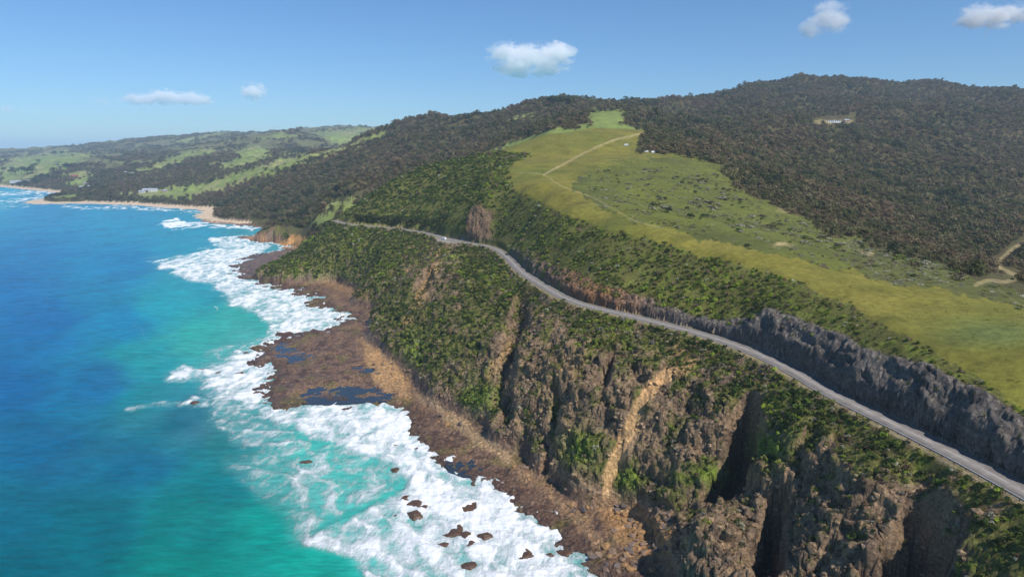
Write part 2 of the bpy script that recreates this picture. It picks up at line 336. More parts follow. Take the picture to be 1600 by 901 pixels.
def lookup(arr, x, y):
    a_ = np.arctan2(x, y); l_ = np.log(np.hypot(x, y) + 1e-9)
    fa = np.interp(a_, az, np.arange(NA)); fl = np.interp(l_, LR, np.arange(NR))
    i = np.clip(fa.astype(int), 0, NA - 2); j = np.clip(fl.astype(int), 0, NR - 2); fa = fa - i; fl = fl - j
    return (arr[j, i] * (1 - fa) + arr[j, i + 1] * fa) * (1 - fl) + (arr[j + 1, i] * (1 - fa) + arr[j + 1, i + 1] * fa) * fl
def lookup_near(arr, x, y):
    a_ = np.arctan2(x, y); l_ = np.log(np.hypot(x, y) + 1e-9)
    i = np.rint(np.interp(a_, az, np.arange(NA))).astype(int); j = np.rint(np.interp(l_, LR, np.arange(NR))).astype(int)
    return arr[j, i]
def on_ground(u, v, y0=60, y1=9000):
    """first point of the terrain seen at a photo position"""
    dx, dy = (u - CX) / FPX, (CY - v) / FPX; d = (dx, cp + dy * sp, -sp + dy * cp)
    ts = np.exp(np.linspace(math.log(y0), math.log(y1), 4000)) / d[1]
    zz = lookup(Zb, d[0] * ts, d[1] * ts); hit = np.nonzero(H + d[2] * ts <= np.maximum(zz, 0))[0]
    t = ts[hit[0]] if len(hit) else ts[-1]
    return (d[0] * t, d[1] * t, float(max(lookup(Zb, np.array([d[0] * t]), np.array([d[1] * t]))[0], 0)))
#@@GEOM_END
dXi = np.gradient(X, axis=1); dYi = np.gradient(Y, axis=1); dZi = np.gradient(Z, axis=1); dXj = np.gradient(X, axis=0); dYj = np.gradient(Y, axis=0); dZj = np.gradient(Z, axis=0)
NX = dYj * dZi - dZj * dYi; NY = dZj * dXi - dXj * dZi; NZ = dXj * dYi - dYj * dXi
ln = np.sqrt(NX ** 2 + NY ** 2 + NZ ** 2) + 1e-9; sg = np.sign(NZ); NX, NY, NZ = NX / ln * sg, NY / ln * sg, NZ / ln * sg
# ---------------------------------------------------------------- ground cover classes and colours
def lin(r, g, b, k=1.0):
    f = lambda c: ((c / 255 + 0.055) / 1.055) ** 2.4 if c > 10 else c / 255 / 12.92
    return np.array([f(r) * k, f(g) * k, f(b) * k])
U, V = project(X, Y, Z)
wob = np.clip(R / 400, 0.5, 1.6)
PU = U + (fbm(X / 12 / wob, Y / 12 / wob, 4, 101, .65) * 20); PV = V + (fbm(X / 12 / wob, Y / 12 / wob, 4, 102, .65) * 11)
def region(poly, y0=0, y1=1e9): return inpoly(PU, PV, poly) & (Y > y0) & (Y < y1)
GRASS = [(1760, 760), (1600, 648), (1560, 612), (1500, 573), (1420, 525), (1330, 480), (1250, 443), (1150, 413), (1050, 385), (970, 362), (900, 342), (850, 320), (815, 300), (790, 278), (800, 262),
         (825, 243), (765, 238), (800, 222), (850, 204), (920, 197), (921, 172), (976, 172), (978, 195), (1014, 205), (1000, 225), (1003, 238), (1060, 242), (1120, 256), (1118, 275), (1090, 300), (1060, 330), (1060, 350), (1130, 370),
         (1200, 388), (1300, 409), (1400, 430), (1500, 449), (1600, 467), (1760, 500)]
PADD = [(980, 250), (1060, 243), (1125, 257), (1150, 292), (1230, 332), (1300, 368), (1400, 392), (1520, 432), (1640, 470), (1600, 480), (1500, 460), (1400, 440), (1300, 420), (1200, 397), (1130, 380), (1060, 360), (990, 345), (950, 325), (900, 300), (900, 275)]
grass = region(GRASS, 150, 1900); padd = inpoly(U + (PU - U) * 1.6, V + (PV - V) * 1.6, PADD) & (Y > 200) & (Y < 1000)
FIELDS = [([(790, 188), (800, 184), (838, 176), (832, 184), (800, 191)], 1400, 2300), ([(505, 324), (520, 316), (545, 311), (568, 309), (560, 318), (548, 328), (520, 330)], 800, 1250),
          ([(478, 350), (500, 336), (522, 336), (520, 346), (500, 354)], 800, 1250),
          ([(170, 304), (200, 300), (255, 296), (330, 285), (380, 268), (430, 250), (470, 243), (540, 228), (600, 204), (600, 212), (560, 228), (480, 254), (400, 276), (345, 300), (300, 309), (240, 311)], 1750, 3600),
          ([(495, 206), (560, 200), (612, 198), (616, 203), (560, 214), (530, 228), (500, 214)], 2500, 8000), ([(0, 260), (40, 242), (100, 238), (150, 238), (130, 254), (80, 268), (40, 280), (0, 284)], 2600, 8000),
          ([(360, 240), (395, 228), (430, 236), (425, 246), (390, 250)], 2500, 6000), ([(200, 268), (240, 258), (290, 238), (330, 232), (330, 240), (280, 256), (225, 272)], 2500, 6000), ([(90, 276), (130, 266), (150, 275), (120, 284)], 2300, 5000),
          ([(340, 256), (400, 240), (430, 244), (385, 262), (345, 270)], 2300, 5000), ([(100, 290), (125, 282), (140, 288), (130, 296)], 1900, 5000)]
field = np.zeros(X.shape, bool)
for p, a_, b_ in FIELDS: field |= region(p, a_, b_)
leftside = (U < 640) & (R > 2400)
field |= leftside & (fbm(X / 330, Y / 420, 3, 111) > 0.30) & (Z > 6)
def IDW(pts, pw=3.0, xs=None, ys=None):
    xs = U if xs is None else xs; ys = V if ys is None else ys
    pts = np.array(pts, float); num = np.zeros((pts.shape[1] - 2,) + xs.shape, np.float32); den = np.zeros(xs.shape, np.float32)
    for p in pts:
        w = (((xs - p[0]) ** 2 + ((ys - p[1]) * 1.5) ** 2 + 60).astype(np.float32)) ** (-pw / 2)
        den += w
        for k in range(len(p) - 2): num[k] += w * p[k + 2]
    return num / den
GREEN = IDW([(470, 398, 1), (500, 415, .9), (455, 408, 1), (545, 432, .8), (520, 390, 1), (600, 395, .95), (560, 440, .7), (640, 455, .6), (690, 412, .3), (675, 445, .2), (740, 420, 1), (760, 480, .9), (700, 540, .85), (650, 500, .85), (620, 545, .7), (700, 600, .4), (740, 620, .75), (800, 440, .8),
             (840, 500, .3), (800, 560, .15), (850, 600, .1), (900, 560, .25), (950, 515, .85), (1000, 530, .6), (1080, 540, .8), (1050, 600, .3), (1150, 590, .6), (900, 650, .15), (910, 700, .75), (980, 750, .75), (1000, 680, .15),
             (1100, 690, .1), (1100, 745, .75), (1190, 700, .85), (1250, 640, .85), (1250, 720, .55), (1350, 690, .8), (1450, 730, .8), (1400, 740, .5), (1310, 720, .5), (1550, 780, .75), (1300, 780, .1), (1200, 840, .1), (1060, 850, 0), (1520, 880, .9), (1580, 850, .85),
             (1380, 840, .1), (900, 760, 0), (1400, 765, .2), (1300, 650, .7), (640, 640, 0), (560, 560, .2), (500, 470, .1), (1150, 900, 0), (1220, 780, .15)])[0]
gpatch = fbm(X / 9, Y / 9, 4, 121)
Gc = np.clip(GREEN + 0.10 + gpatch * 1.0, 0, 1) * (0.35 + 0.65 * sstep(0.28, 0.52, NZ))

col = np.zeros(X.shape + (3,), np.float32)
def put(m, c, w=1.0):
    m = np.asarray(m, np.float32)[..., None] * w; col[:] = col * (1 - m) + np.asarray(c, np.float32) * m
n1 = fbm(X / 60, Y / 60, 4, 131); n2 = fbm(X / 6, Y / 6, 4, 132); n3 = fbm(X / 180, Y / 180, 3, 133)
K = 0.95
put(np.ones(X.shape), lin(84, 76, 50, K))                                     # leaf litter and soil under the bush
put(sstep(-0.3, 0.5, n1), lin(92, 92, 52, K), 0.7)
seaside = (srd > 4) & (R < 1250) & (Y < 1150)
rock1, rock2, rock3 = lin(148, 124, 98, K), lin(104, 88, 76, K), lin(166, 138, 98, K)
put(seaside, rock1); put(seaside & (n2 > 0.1), rock2, 0.6); put(seaside * sstep(0.1, 0.5, n1), rock3, 0.6)
put(seaside * sstep(0.35, 0.75, Gc), lin(102, 106, 50, K), 0.85)
put(seaside * sstep(0.75, 1, Gc) * sstep(0, .4, n2), lin(122, 134, 52, K), 0.6)
plat = (sdr > -60) & (Z < 8.5) & (R < 1600) & (srd > 5)
put(plat, lin(122, 96, 76, K)); put(plat * sstep(-0.1, 0.3, n2), lin(80, 60, 50, K), 0.9); put(plat * sstep(0.0, 0.5, -n1), lin(156, 122, 84, K), 0.7); put(plat * sstep(0.15, 0.5, fbm(X / 10, Y / 10, 4, 141)), lin(150, 118, 82, K), 0.6)
put(plat * (1 - sstep(3, 16, sdr)), lin(82, 60, 48, K), 0.8)
put(plat * sstep(0.1, 0.4, fbm(X / 16, Y / 16, 3, 140)), lin(112, 108, 50, K), 0.45)
def softpoly(poly, soft=5.0, y0=0, y1=1e9):
    d, _, _ = segdist(PU, PV, poly, True); i = inpoly(PU, PV, poly)
    return sstep(-soft, soft, np.where(i, d, -d)) * ((Y > y0) & (Y < y1))
def softline(pts, w, soft=3.0, y0=0, y1=1e9):
    d, _, _ = segdist(PU, PV, pts); return (1 - sstep(w, w + soft, d)) * ((Y > y0) & (Y < y1))
def softline2(pts, w, soft=3.0, y0=0, y1=1e9):
    d, _, _ = segdist(U + (PU - U) * .3, V + (PV - V) * .3, pts); return (1 - sstep(w, w + soft, d)) * ((Y > y0) & (Y < y1))
tan_, orange_ = lin(176, 142, 98, K), lin(168, 128, 84, K)
scar = softline2([(1044, 586), (1020, 602), (1002, 630), (986, 668), (967, 706), (953, 740)], 9, 4, 200, 400)
scar = np.maximum(scar, softline2([(953, 740), (948, 768)], 5, 4, 200, 400))
put(scar, lin(206, 166, 118, K), 0.95)
for l, w in ((([(795, 540), (765, 570), (745, 610)]), 3), ([(690, 392), (672, 430), (655, 470), (640, 500)], 4), ([(880, 470), (900, 480)], 3), ([(1060, 545), (1085, 560), (1060, 580)], 7)):
    put(softline(l, w, 6, 200, 800), tan_, 0.7)
put(softpoly([(940, 790), (1000, 790), (1060, 830), (1040, 880), (985, 860), (950, 830)], 8, 150, 400), orange_, 0.8)
put(softpoly([(562, 530), (600, 552), (645, 598), (642, 618), (600, 612), (566, 566)], 6, 300, 700), lin(186, 146, 98, K), 0.9)
put(softpoly([(650, 612), (700, 640), (760, 680), (800, 715), (790, 725), (740, 690), (690, 655)], 6, 200, 500), lin(172, 144, 108, K), 0.85)
put(softpoly([(800, 715), (860, 762), (925, 812), (960, 868), (930, 850), (870, 790), (800, 735)], 6, 200, 500), lin(160, 128, 94, K), 0.7)
put(softpoly([(540, 440), (500, 440), (560, 470), (590, 475)], 6, 400, 900), lin(160, 126, 88, K), 0.6)
orangecliff = softpoly([(372, 380), (395, 366), (425, 368), (450, 372), (468, 362), (484, 356), (478, 372), (455, 388), (420, 386)], 4, 850, 1300)
put(orangecliff * (Z < 16), lin(200, 150, 92, K), 0.9)
# right of the road
cutting = (srd < -4) & (Y < 900) & (drd < 26) & (Z > RZ - 1)
ctop = np.interp(U, [p[0] for p in cut_uv][::-1], [p[1] for p in cut_uv][::-1])
cutm = cutting * sstep(-7, 2, PV - ctop) * (U > 745) * (Y < 560)
cutm = cutm * (1 - 0.75 * ((U > 745) & (U < 880) & (fbm(X / 9, Y / 9, 2, 151) > 0.05)))
oran = np.exp(-((U - 930) / 90) ** 2)[..., None]
cc = lin(124, 116, 108, K) * (1 - oran) + lin(150, 112, 80, K) * oran
putc = cutm[..., None] * np.ones(3)
col[:] = col * (1 - putc) + cc * putc
put(cutm * sstep(0.05, .5, n2), lin(88, 82, 80, K), 0.6); put(cutm * sstep(0.2, .6, -n2), lin(158, 146, 128, K), 0.5)
for gu, gv, ru, rv_ in ((745, 615, 15, 22), (912, 700, 22, 24), (983, 746, 15, 18), (1115, 742, 40, 10), (650, 545, 14, 20), (705, 400, 14, 9), (1200, 700, 30, 14), (870, 640, 10, 14)):
    put(seaside * np.exp(-(((PU - gu) / ru) ** 2 + ((PV - gv) / rv_) ** 2)) ** .7, lin(118, 138, 52, K), 0.95)
outcrop = softpoly([(724, 374), (730, 350), (740, 328), (750, 322), (764, 330), (760, 352), (764, 374)], 4, 560, 760)
put(outcrop * (0.6 + .4 * (n2 > -.1)), lin(136, 112, 92, K), 0.9)
scrubslope = (srd < -4) & (R < 1000) & ~grass & ~padd & (Y > 120) & ((drd < 75) | (U < 830))
put(scrubslope * (1 - cutm) * (1 - outcrop), lin(104, 104, 52, K), 0.8)
put(scrubslope * (1 - cutm) * (1 - outcrop) * sstep(0, .5, n2), lin(120, 132, 50, K), 0.6)
CLfar = (R > 2450) & (U < 640)
# grass
gr = grass & ~padd
put(gr, lin(128, 121, 52, K)); put(gr * sstep(-0.15, 0.5, n3), lin(102, 108, 44, K), 0.9); put(gr * sstep(-0.05, 0.5, n1), lin(132, 122, 56, K), 0.6); put(gr * sstep(0.0, 0.45, fbm(X / 22, Y / 22, 4, 134)), lin(96, 96, 42, K), 0.6)
streak = fbm(along / 3.0, drd / 60, 3, 160)
put(gr * sstep(0, .6, streak), lin(122, 114, 48, K), 0.35); put(gr * sstep(0.1, 0.6, n2), lin(104, 104, 44, K), 0.4)
put(gr & (R > 1150), lin(120, 136, 72, K), 0.8)
put(gr & (R > 780) & (R < 1150) & (n1 > 0), lin(112, 110, 50, K), 0.7)
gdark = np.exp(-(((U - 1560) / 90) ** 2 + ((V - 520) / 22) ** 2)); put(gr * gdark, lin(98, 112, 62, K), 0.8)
put(padd, lin(102, 106, 46, K)); put(padd * sstep(-0.1, 0.4, n1), lin(86, 90, 44, K), 0.8); put(padd * sstep(0.1, 0.5, n2), lin(82, 84, 48, K), 0.6)
put(padd & (U > 1330), lin(92, 92, 54, K), 0.55)
for p, r_ in (((1222, 384), 12), ((1355, 394), 14), ((1225, 330), 9)):
    put(np.exp(-(((PU - p[0]) / r_) ** 2 + ((PV - p[1]) / 3.0) ** 2)), lin(184, 164, 118, K), 0.9)
put(CLfar, lin(112, 112, 70, K), .8); put(field, lin(126, 140, 72, K)); put(field * sstep(-.1, .3, n3), lin(150, 146, 96, K), 0.8); put(field * sstep(0, .4, n1), lin(104, 114, 66, K), 0.6)
# tracks
TRK = [([(1004, 208), (985, 213), (960, 219), (930, 231), (905, 243), (886, 254), (868, 263), (850, 273)], 1.5, 1.0), ([(850, 273), (825, 270), (805, 270)], 0.8, .45), ([(850, 273), (880, 292), (915, 304), (945, 318), (975, 336), (1000, 348), (1035, 356)], 0.9, .6),
       ([(1660, 352), (1592, 383), (1572, 398), (1558, 414), (1578, 426), (1596, 432), (1572, 440), (1545, 438), (1525, 445)], 2.8, .85), ([(1560, 452), (1600, 478), (1660, 500)], 1.0, .4), ([(1300, 192), (1275, 190), (1330, 190)], 2.4, .9)]
trk = np.zeros(X.shape); clear = np.zeros(X.shape)
for l, w, k in TRK:
    d, _, _ = segdist(U + n2 * 1.5, V + n2 * 1.0, smooth_line([(q[0], q[1], 0) for q in l], 6.0)); y0, y1 = (1200, 2100) if l[0] == (1300, 192) else (250, 1150)
    m = (1 - sstep(w * 0.6, w * 1.5, d)) * ((Y > y0) & (Y < y1)) * k; put(m * (0.55 + 0.45 * sstep(-.3, .2, n2)), lin(176, 158, 112, K), 0.72); trk = np.maximum(trk, m); clear = np.maximum(clear, (1 - sstep(w + 1.5, w * 2 + 5, d)) * ((Y > y0) & (Y < y1)) * (w > 1.4))
# verges, beaches
verge = (drd < np.where(side_rd > 0, shl + 1.3, shl - 0.1)) & (Y < 880)
put(verge, lin(150, 134, 104, K), 0.9); put(verge * sstep(0, .5, n2), lin(124, 118, 70, K), 0.7); put(verge * look * (drd < shl + 1), lin(150, 144, 140, K), 0.8)
put(softpoly([(796, 420), (806, 432), (818, 440), (802, 436)], 4, 300, 600), lin(196, 176, 140, K), 0.9)
beach = (R > 1500) & (sdr > -30) & (Z < 4.5) & (sd < 48)
put(beach, lin(212, 188, 158, K), 0.95)
rockshore = (R > 1150) & (sdr < 14) & (R < 1650); put(rockshore, lin(130, 100, 80, K), 0.8)
put((sdr < 0) & (R < 1500), lin(60, 52, 42, K), 0.7)

CL = np.full(X.shape, 5, np.int8)
NAMES = ["rock_platform", "sea_cliff", "roadside_shoulder", "rock_cutting", "scrub_hillside", "forested_hills", "grass_ridge", "paddock", "far_coastal_hills", "beach", "dirt_track", "sea_bed"]
CL[scrubslope] = 4; CL[seaside] = 1; CL[(R > 2450) & (U < 640)] = 8; CL[field & (CL == 5)] = 7
CL[gr] = 6; CL[padd] = 7; CL[plat & (srd > 5)] = 0; CL[(cutm > .5) | (outcrop > .5)] = 3; CL[verge] = 2; CL[beach] = 9; CL[(trk > 0.45)] = 10; CL[(sdr < -6) & (Z < 0)] = 11

# ---------------------------------------------------------------- materials
def mat(name):
    m = bpy.data.materials.new(name); m.use_nodes = True; nt = m.node_tree; b = nt.nodes["Principled BSDF"]
    return m, nt, b
def nd(nt, t, **kw):
    n = nt.nodes.new(t)
    for k, v in kw.items():
        if k.startswith("i_"): n.inputs[k[2:].replace("_", " ")].default_value = v
        else: setattr(n, k, v)
    return n
def simple(name, c, rough=0.6, metal=0.0, spec=0.5, nscale=None, namt=0.2):
    m, nt, b = mat(name); b.inputs["Roughness"].default_value = rough; b.inputs["Metallic"].default_value = metal; b.inputs["Specular IOR Level"].default_value = spec
    if nscale:
        tc = nd(nt, "ShaderNodeTexCoord"); no = nd(nt, "ShaderNodeTexNoise"); no.inputs["Scale"].default_value = nscale; no.inputs["Detail"].default_value = 6
        nt.links.new(tc.outputs["Object"], no.inputs["Vector"]); mx = nd(nt, "ShaderNodeMix", data_type='RGBA')
        nt.links.new(no.outputs[0], mx.inputs[0]); mx.inputs[6].default_value = (*[v * (1 - namt) for v in c], 1); mx.inputs[7].default_value = (*[v * (1 + namt) for v in c], 1)
        nt.links.new(mx.outputs[2], b.inputs["Base Color"])
    else: b.inputs["Base Color"].default_value = (*c, 1)
    return m
def ground_mat(name, scales=(0.9, 0.12), bump=0.5, bscale=1.0, voro=False, contrast=0.45, spec=0.15, rough=0.9):
    """vertex colour (the surveyed cover) broken up by noise, with fine relief"""
    m, nt, b = mat(name); L = nt.links
    tc = nd(nt, "ShaderNodeTexCoord"); at = nd(nt, "ShaderNodeAttribute", attribute_name="cover")
    no = nd(nt, "ShaderNodeTexNoise"); no.inputs["Scale"].default_value = scales[0]; no.inputs["Detail"].default_value = 8; no.inputs["Roughness"].default_value = 0.68
    n2_ = nd(nt, "ShaderNodeTexNoise"); n2_.inputs["Scale"].default_value = scales[1]; n2_.inputs["Detail"].default_value = 5
    L.new(tc.outputs["Object"], no.inputs["Vector"]); L.new(tc.outputs["Object"], n2_.inputs["Vector"])
    mr = nd(nt, "ShaderNodeMapRange"); mr.inputs[1].default_value = 0.3; mr.inputs[2].default_value = 0.7; mr.inputs[3].default_value = 1 - contrast; mr.inputs[4].default_value = 1 + contrast
    L.new(no.outputs[0], mr.inputs[0])
    mr2 = nd(nt, "ShaderNodeMapRange"); mr2.inputs[1].default_value = 0.3; mr2.inputs[2].default_value = 0.7; mr2.inputs[3].default_value = 0.85; mr2.inputs[4].default_value = 1.15
    L.new(n2_.outputs[0], mr2.inputs[0])
    mu = nd(nt, "ShaderNodeMath", operation='MULTIPLY'); L.new(mr.outputs[0], mu.inputs[0]); L.new(mr2.outputs[0], mu.inputs[1])
    vm = nd(nt, "ShaderNodeVectorMath", operation='SCALE'); L.new(at.outputs["Color"], vm.inputs[0]); L.new(mu.outputs[0], vm.inputs["Scale"])
    L.new(vm.outputs[0], b.inputs["Base Color"]); b.inputs["Roughness"].default_value = rough; b.inputs["Specular IOR Level"].default_value = spec
    bp = nd(nt, "ShaderNodeBump"); bp.inputs["Strength"].default_value = bump; bp.inputs["Distance"].default_value = bscale
    if voro:
        vo = nd(nt, "ShaderNodeTexVoronoi"); vo.feature = 'F1'; vo.inputs["Scale"].default_value = 0.55; vo.inputs["Randomness"].default_value = 1
        wv = nd(nt, "ShaderNodeVectorMath", operation='MULTIPLY_ADD'); L.new(no.outputs["Color"], wv.inputs[0]); wv.inputs[1].default_value = (1.6, 1.6, 1.6); L.new(tc.outputs["Object"], wv.inputs[2])
        L.new(wv.outputs[0], vo.inputs["Vector"])
        ad = nd(nt, "ShaderNodeMath", operation='MULTIPLY_ADD'); L.new(vo.outputs["Distance"], ad.inputs[0]); ad.inputs[1].default_value = 0.6; L.new(no.outputs[0], ad.inputs[2]); L.new(ad.outputs[0], bp.inputs["Height"])
    else: L.new(no.outputs[0], bp.inputs["Height"])
    L.new(bp.outputs[0], b.inputs["Normal"])
    return m
M_ROCK = ground_mat("weathered_rock", (1.1, 0.1), 0.9, 1.4, True, 0.5)
M_CUT = ground_mat("cut_rock", (0.8, 0.1), 1.0, 1.8, True, 0.45)
M_PLAT = ground_mat("wave_cut_rock", (0.7, 0.09), 1.0, 1.2, True, 0.7, 0.5, 0.45)
M_SOIL = ground_mat("scrub_soil", (0.8, 0.05), 0.6, 1.0, False, 0.5)
M_GRASS = ground_mat("pasture", (0.35, 0.06), 0.5, 0.6, False, 0.34)
M_SAND = ground_mat("sand", (0.3, 0.05), 0.2, 0.3, False, 0.12)
M_FAR = ground_mat("far_cover", (0.03, 0.006), 0.6, 6.0, False, 0.5)
CLM = [M_PLAT, M_ROCK, M_SOIL, M_CUT, M_SOIL, M_SOIL, M_GRASS, M_GRASS, M_FAR, M_SAND, M_SAND, M_PLAT]

def mesh_from(name, verts, quads, material, smooth=True, attrs=()):
    me = bpy.data.meshes.new(name); me.vertices.add(len(verts)); me.vertices.foreach_set("co", np.ascontiguousarray(verts, np.float32).ravel())
    k = quads.shape[1]; me.loops.add(quads.size); me.loops.foreach_set("vertex_index", np.ascontiguousarray(quads, np.int32).ravel())
    me.polygons.add(len(quads)); me.polygons.foreach_set("loop_start", np.arange(len(quads), dtype=np.int32) * k)
    me.polygons.foreach_set("use_smooth", np.full(len(quads), smooth)); me.update(calc_edges=True)
    for an, at, dat in attrs:
        a_ = me.attributes.new(an, at, 'POINT')
        a_.data.foreach_set("color" if at == 'FLOAT_COLOR' else ("vector" if at == 'FLOAT_VECTOR' else "value"), np.ascontiguousarray(dat, np.float32).ravel())
    if material: me.materials.append(material)
    o = bpy.data.objects.new(name, me); scn.collection.objects.link(o); return o

idx = np.arange(NA * NR).reshape(NR, NA)
Q = np.stack([idx[:-1, :-1], idx[:-1, 1:], idx[1:, 1:], idx[1:, :-1]], -1).reshape(-1, 4)
keep = (Z.ravel()[Q].max(1) > -4.0)
Qc = CL[:-1, :-1].ravel()
# rock relief pushed along the surface normal (overhanging ledges and buttresses)
steep = 1 - np.abs(NZ)
rk = np.clip(cliff * sstep(0.12, 0.4, steep) + cutm * 0.65 + outcrop * 1.4, 0, 2) * (drd > shl + 0.5) * near
disp = rk * ((ridged((X + Y) / 4.2, (Z * 1.3 + X - Y) / 5.0, 4, 171, 0.6) - 0.15) * 1.0 + (ridged((X + Y) / 11, (Z + X * .4 - Y * .4) / 9, 3, 172, 0.6) - .1) * 1.5)
_w = 0.5 * fbm(X / 9, Y / 9, 3, 173); _e1, _e2, _ev = cells((X - Y * .5) / 4.5 + _w, Z / 3.0 + _w, 4); disp += rk * ((_ev - .5) * 2.0 * sstep(.02, .22, _e2 - _e1) - 0.5 * (1 - sstep(0, .1, _e2 - _e1)))
disp += rk * 0.7 * (ridged(Z / 3.4 + _w * 1.2, (X + Y) / 60, 2, 174) - .3)       # bedding
disp *= 1 - 0.85 * scar
gz = np.stack([X + NX * disp, Y + NY * disp, Z + NZ * disp], -1).reshape(-1, 3)
colf = np.concatenate([col, np.ones(X.shape + (1,), np.float32)], -1).reshape(-1, 4)
for c in range(len(NAMES)):
    m = keep & (Qc == c)
    if not m.any(): continue
    q = Q[m]; used, inv = np.unique(q, return_inverse=True)
    o = mesh_from(NAMES[c], gz[used], inv.reshape(q.shape), CLM[c], True, (("cover", 'FLOAT_COLOR', colf[used]),))
    tag(o, kind='structure')

# ---------------------------------------------------------------- sea
saz = np.concatenate([np.linspace(-60, -40, 30, endpoint=False), np.linspace(-40, 16, 640)]) * math.pi / 180
slr = np.concatenate([np.linspace(math.log(40), math.log(200), 40, endpoint=False), np.linspace(math.log(200), math.log(1200), 560, endpoint=False), np.linspace(math.log(1200), math.log(3400), 110, endpoint=False), np.linspace(math.log(3400), math.log(24000), 24)])
SA, SL = np.meshgrid(saz, slr); SX = np.exp(SL) * np.sin(SA); SY = np.exp(SL) * np.cos(SA); SR = np.exp(SL)
SU, SV = project(SX, SY, SX * 0)
FU = SU + fbm(SX / 30, SY / 45, 3, 201) * 22; FV = SV + fbm(SX / 30, SY / 45, 3, 202) * 9
def fpoly(poly, soft):
    d, _, _ = segdist(FU, FV * 1.6, [(p[0], p[1] * 1.6) for p in poly], True); i = inpoly(FU, FV, poly)
    return sstep(-soft, soft * 0.6, np.where(i, d, -d))
def fline(pts, w, soft):
    d, _, _ = segdist(FU, FV * 1.6, [(p[0], p[1] * 1.6) for p in pts]); return 1 - sstep(w, w + soft, d)
foam = np.zeros(SX.shape)
def fadd(f, k): 
    global foam; foam = np.maximum(foam, f * k)
fadd(fpoly([(240, 410), (300, 398), (345, 386), (385, 376), (420, 385), (402, 402), (385, 430), (450, 450), (548, 490), (535, 522), (440, 530), (405, 540), (420, 505), (360, 470), (330, 446), (280, 432)], 16), 0.88)
fadd(fpoly([(395, 540), (445, 530), (420, 590), (415, 640), (560, 628), (640, 640), (700, 720), (800, 780), (905, 830), (910, 930), (700, 930), (640, 860), (660, 800), (600, 720), (480, 680), (400, 645), (340, 620), (300, 580)], 26), 0.92)
fadd(fpoly([(560, 640), (650, 650), (740, 740), (890, 810), (920, 930), (680, 930), (700, 820), (640, 760), (580, 690)], 16), 1.0)
fadd(fpoly([(258, 590), (285, 570), (335, 574), (350, 592), (300, 596)], 12), 0.85); fadd(fpoly([(275, 634), (298, 620), (330, 624), (320, 638)], 10), 0.8)
fadd(fpoly([(480, 850), (520, 820), (620, 770), (700, 760), (700, 901), (600, 930), (540, 870)], 20), 0.85)
fadd(fpoly([(360, 720), (440, 690), (600, 690), (640, 760), (540, 800), (480, 850), (430, 790)], 40), 0.62)
fadd(fpoly([(310, 600), (410, 570), (430, 650), (500, 700), (370, 700), (330, 660)], 26), 0.62)
fadd(fpoly([(330, 545), (430, 520), (420, 580), (300, 575)], 18), 0.5)
fadd(fline([(200, 640), (240, 632), (285, 630)], 2, 10), 0.5)
fadd(fpoly([(250, 350), (275, 340), (292, 352), (270, 356)], 3), 1.0); fadd(fline([(285, 350), (340, 352), (420, 357)], 2, 6), 0.9)
fadd(fpoly([(325, 374), (372, 370), (392, 384), (340, 384)], 5), 0.8); fadd(fline([(330, 374), (380, 372), (405, 380)], 1, 5), 0.9); fadd(fline([(420, 378), (452, 384)], 1, 4), 0.6)
fadd(fline([(95, 322), (160, 325), (200, 324), (270, 328), (310, 331)], 1.0, 3.5), 0.8); fadd(fline([(0, 303), (60, 300), (100, 306)], 1.5, 5), 0.85); fadd(fline([(0, 316), (60, 309), (110, 307)], 1.5, 4), 0.85); fadd(fline([(0, 322), (45, 322)], 1, 4), 0.6)
fadd(fline([(215, 505), (222, 530), (216, 548)], 0.3, 2), 0.25); fadd(fline([(335, 478), (338, 484)], 0.5, 3), 0.9)
ssd = lookup(sdr, SX, SY)
near_sh = np.exp(-(np.abs(ssd) / 7.0) ** 2) * (SR < 1300)
foam = np.maximum(foam, near_sh * 0.85) * (1 + 0.55 * fbm(SX / 20, SY / 34, 5, 205, .6)) - 0.06 * (foam > .1)
foam *= np.where(ssd > 24, 0.0, 1.0)
for p in POOLW:
    foam *= ~inpoly(SX, SY, [(q[0], q[1]) for q in p])
SC = [(0, 300, 90, 170, 205), (50, 335, 52, 145, 196), (200, 335, 60, 155, 200), (300, 360, 60, 160, 195), (50, 400, 24, 128, 188), (200, 420, 26, 135, 190), (60, 500, 12, 112, 178), (190, 500, 22, 135, 184), (260, 470, 70, 165, 185),
      (300, 520, 130, 178, 172), (370, 500, 150, 182, 176), (220, 560, 60, 160, 172), (330, 440, 60, 158, 182), (0, 600, 8, 105, 168), (150, 600, 10, 115, 170), (230, 620, 30, 140, 158), (300, 660, 10, 110, 138), (350, 690, 20, 120, 130), (60, 700, 6, 105, 152), (200, 720, 6, 108, 146),
      (350, 760, 6, 128, 140), (430, 740, 40, 160, 155), (500, 720, 90, 190, 180), (0, 800, 6, 110, 140), (150, 820, 4, 112, 132), (300, 830, 6, 135, 138), (0, 901, 4, 104, 125), (300, 901, 8, 145, 138), (420, 830, 14, 158, 150), (500, 880, 16, 165, 152), (600, 860, 110, 200, 190), (640, 901, 90, 198, 186),
      (560, 770, 100, 195, 185), (500, 560, 140, 180, 180), (640, 700, 150, 200, 195), (380, 390, 80, 160, 180), (0, 450, 14, 118, 184), (100, 950, 4, 100, 120), (500, 990, 20, 165, 150), (430, 520, 140, 180, 172), (400, 650, 60, 150, 155)]
sc = IDW([(p[0], p[1] * 1.0, *(lin(*p[2:], 0.86) * np.array([.1, .88, .80]))) for p in SC], 3.6, SU + fbm(SX / 55, SY / 90, 4, 211) * 40, SV + fbm(SX / 55, SY / 90, 4, 212) * 18)
dk = 1 + 0.22 * fbm(SX / 60, SY / 90, 4, 213) + 0.22 * fbm(SX / 24, SY / 16, 4, 214)
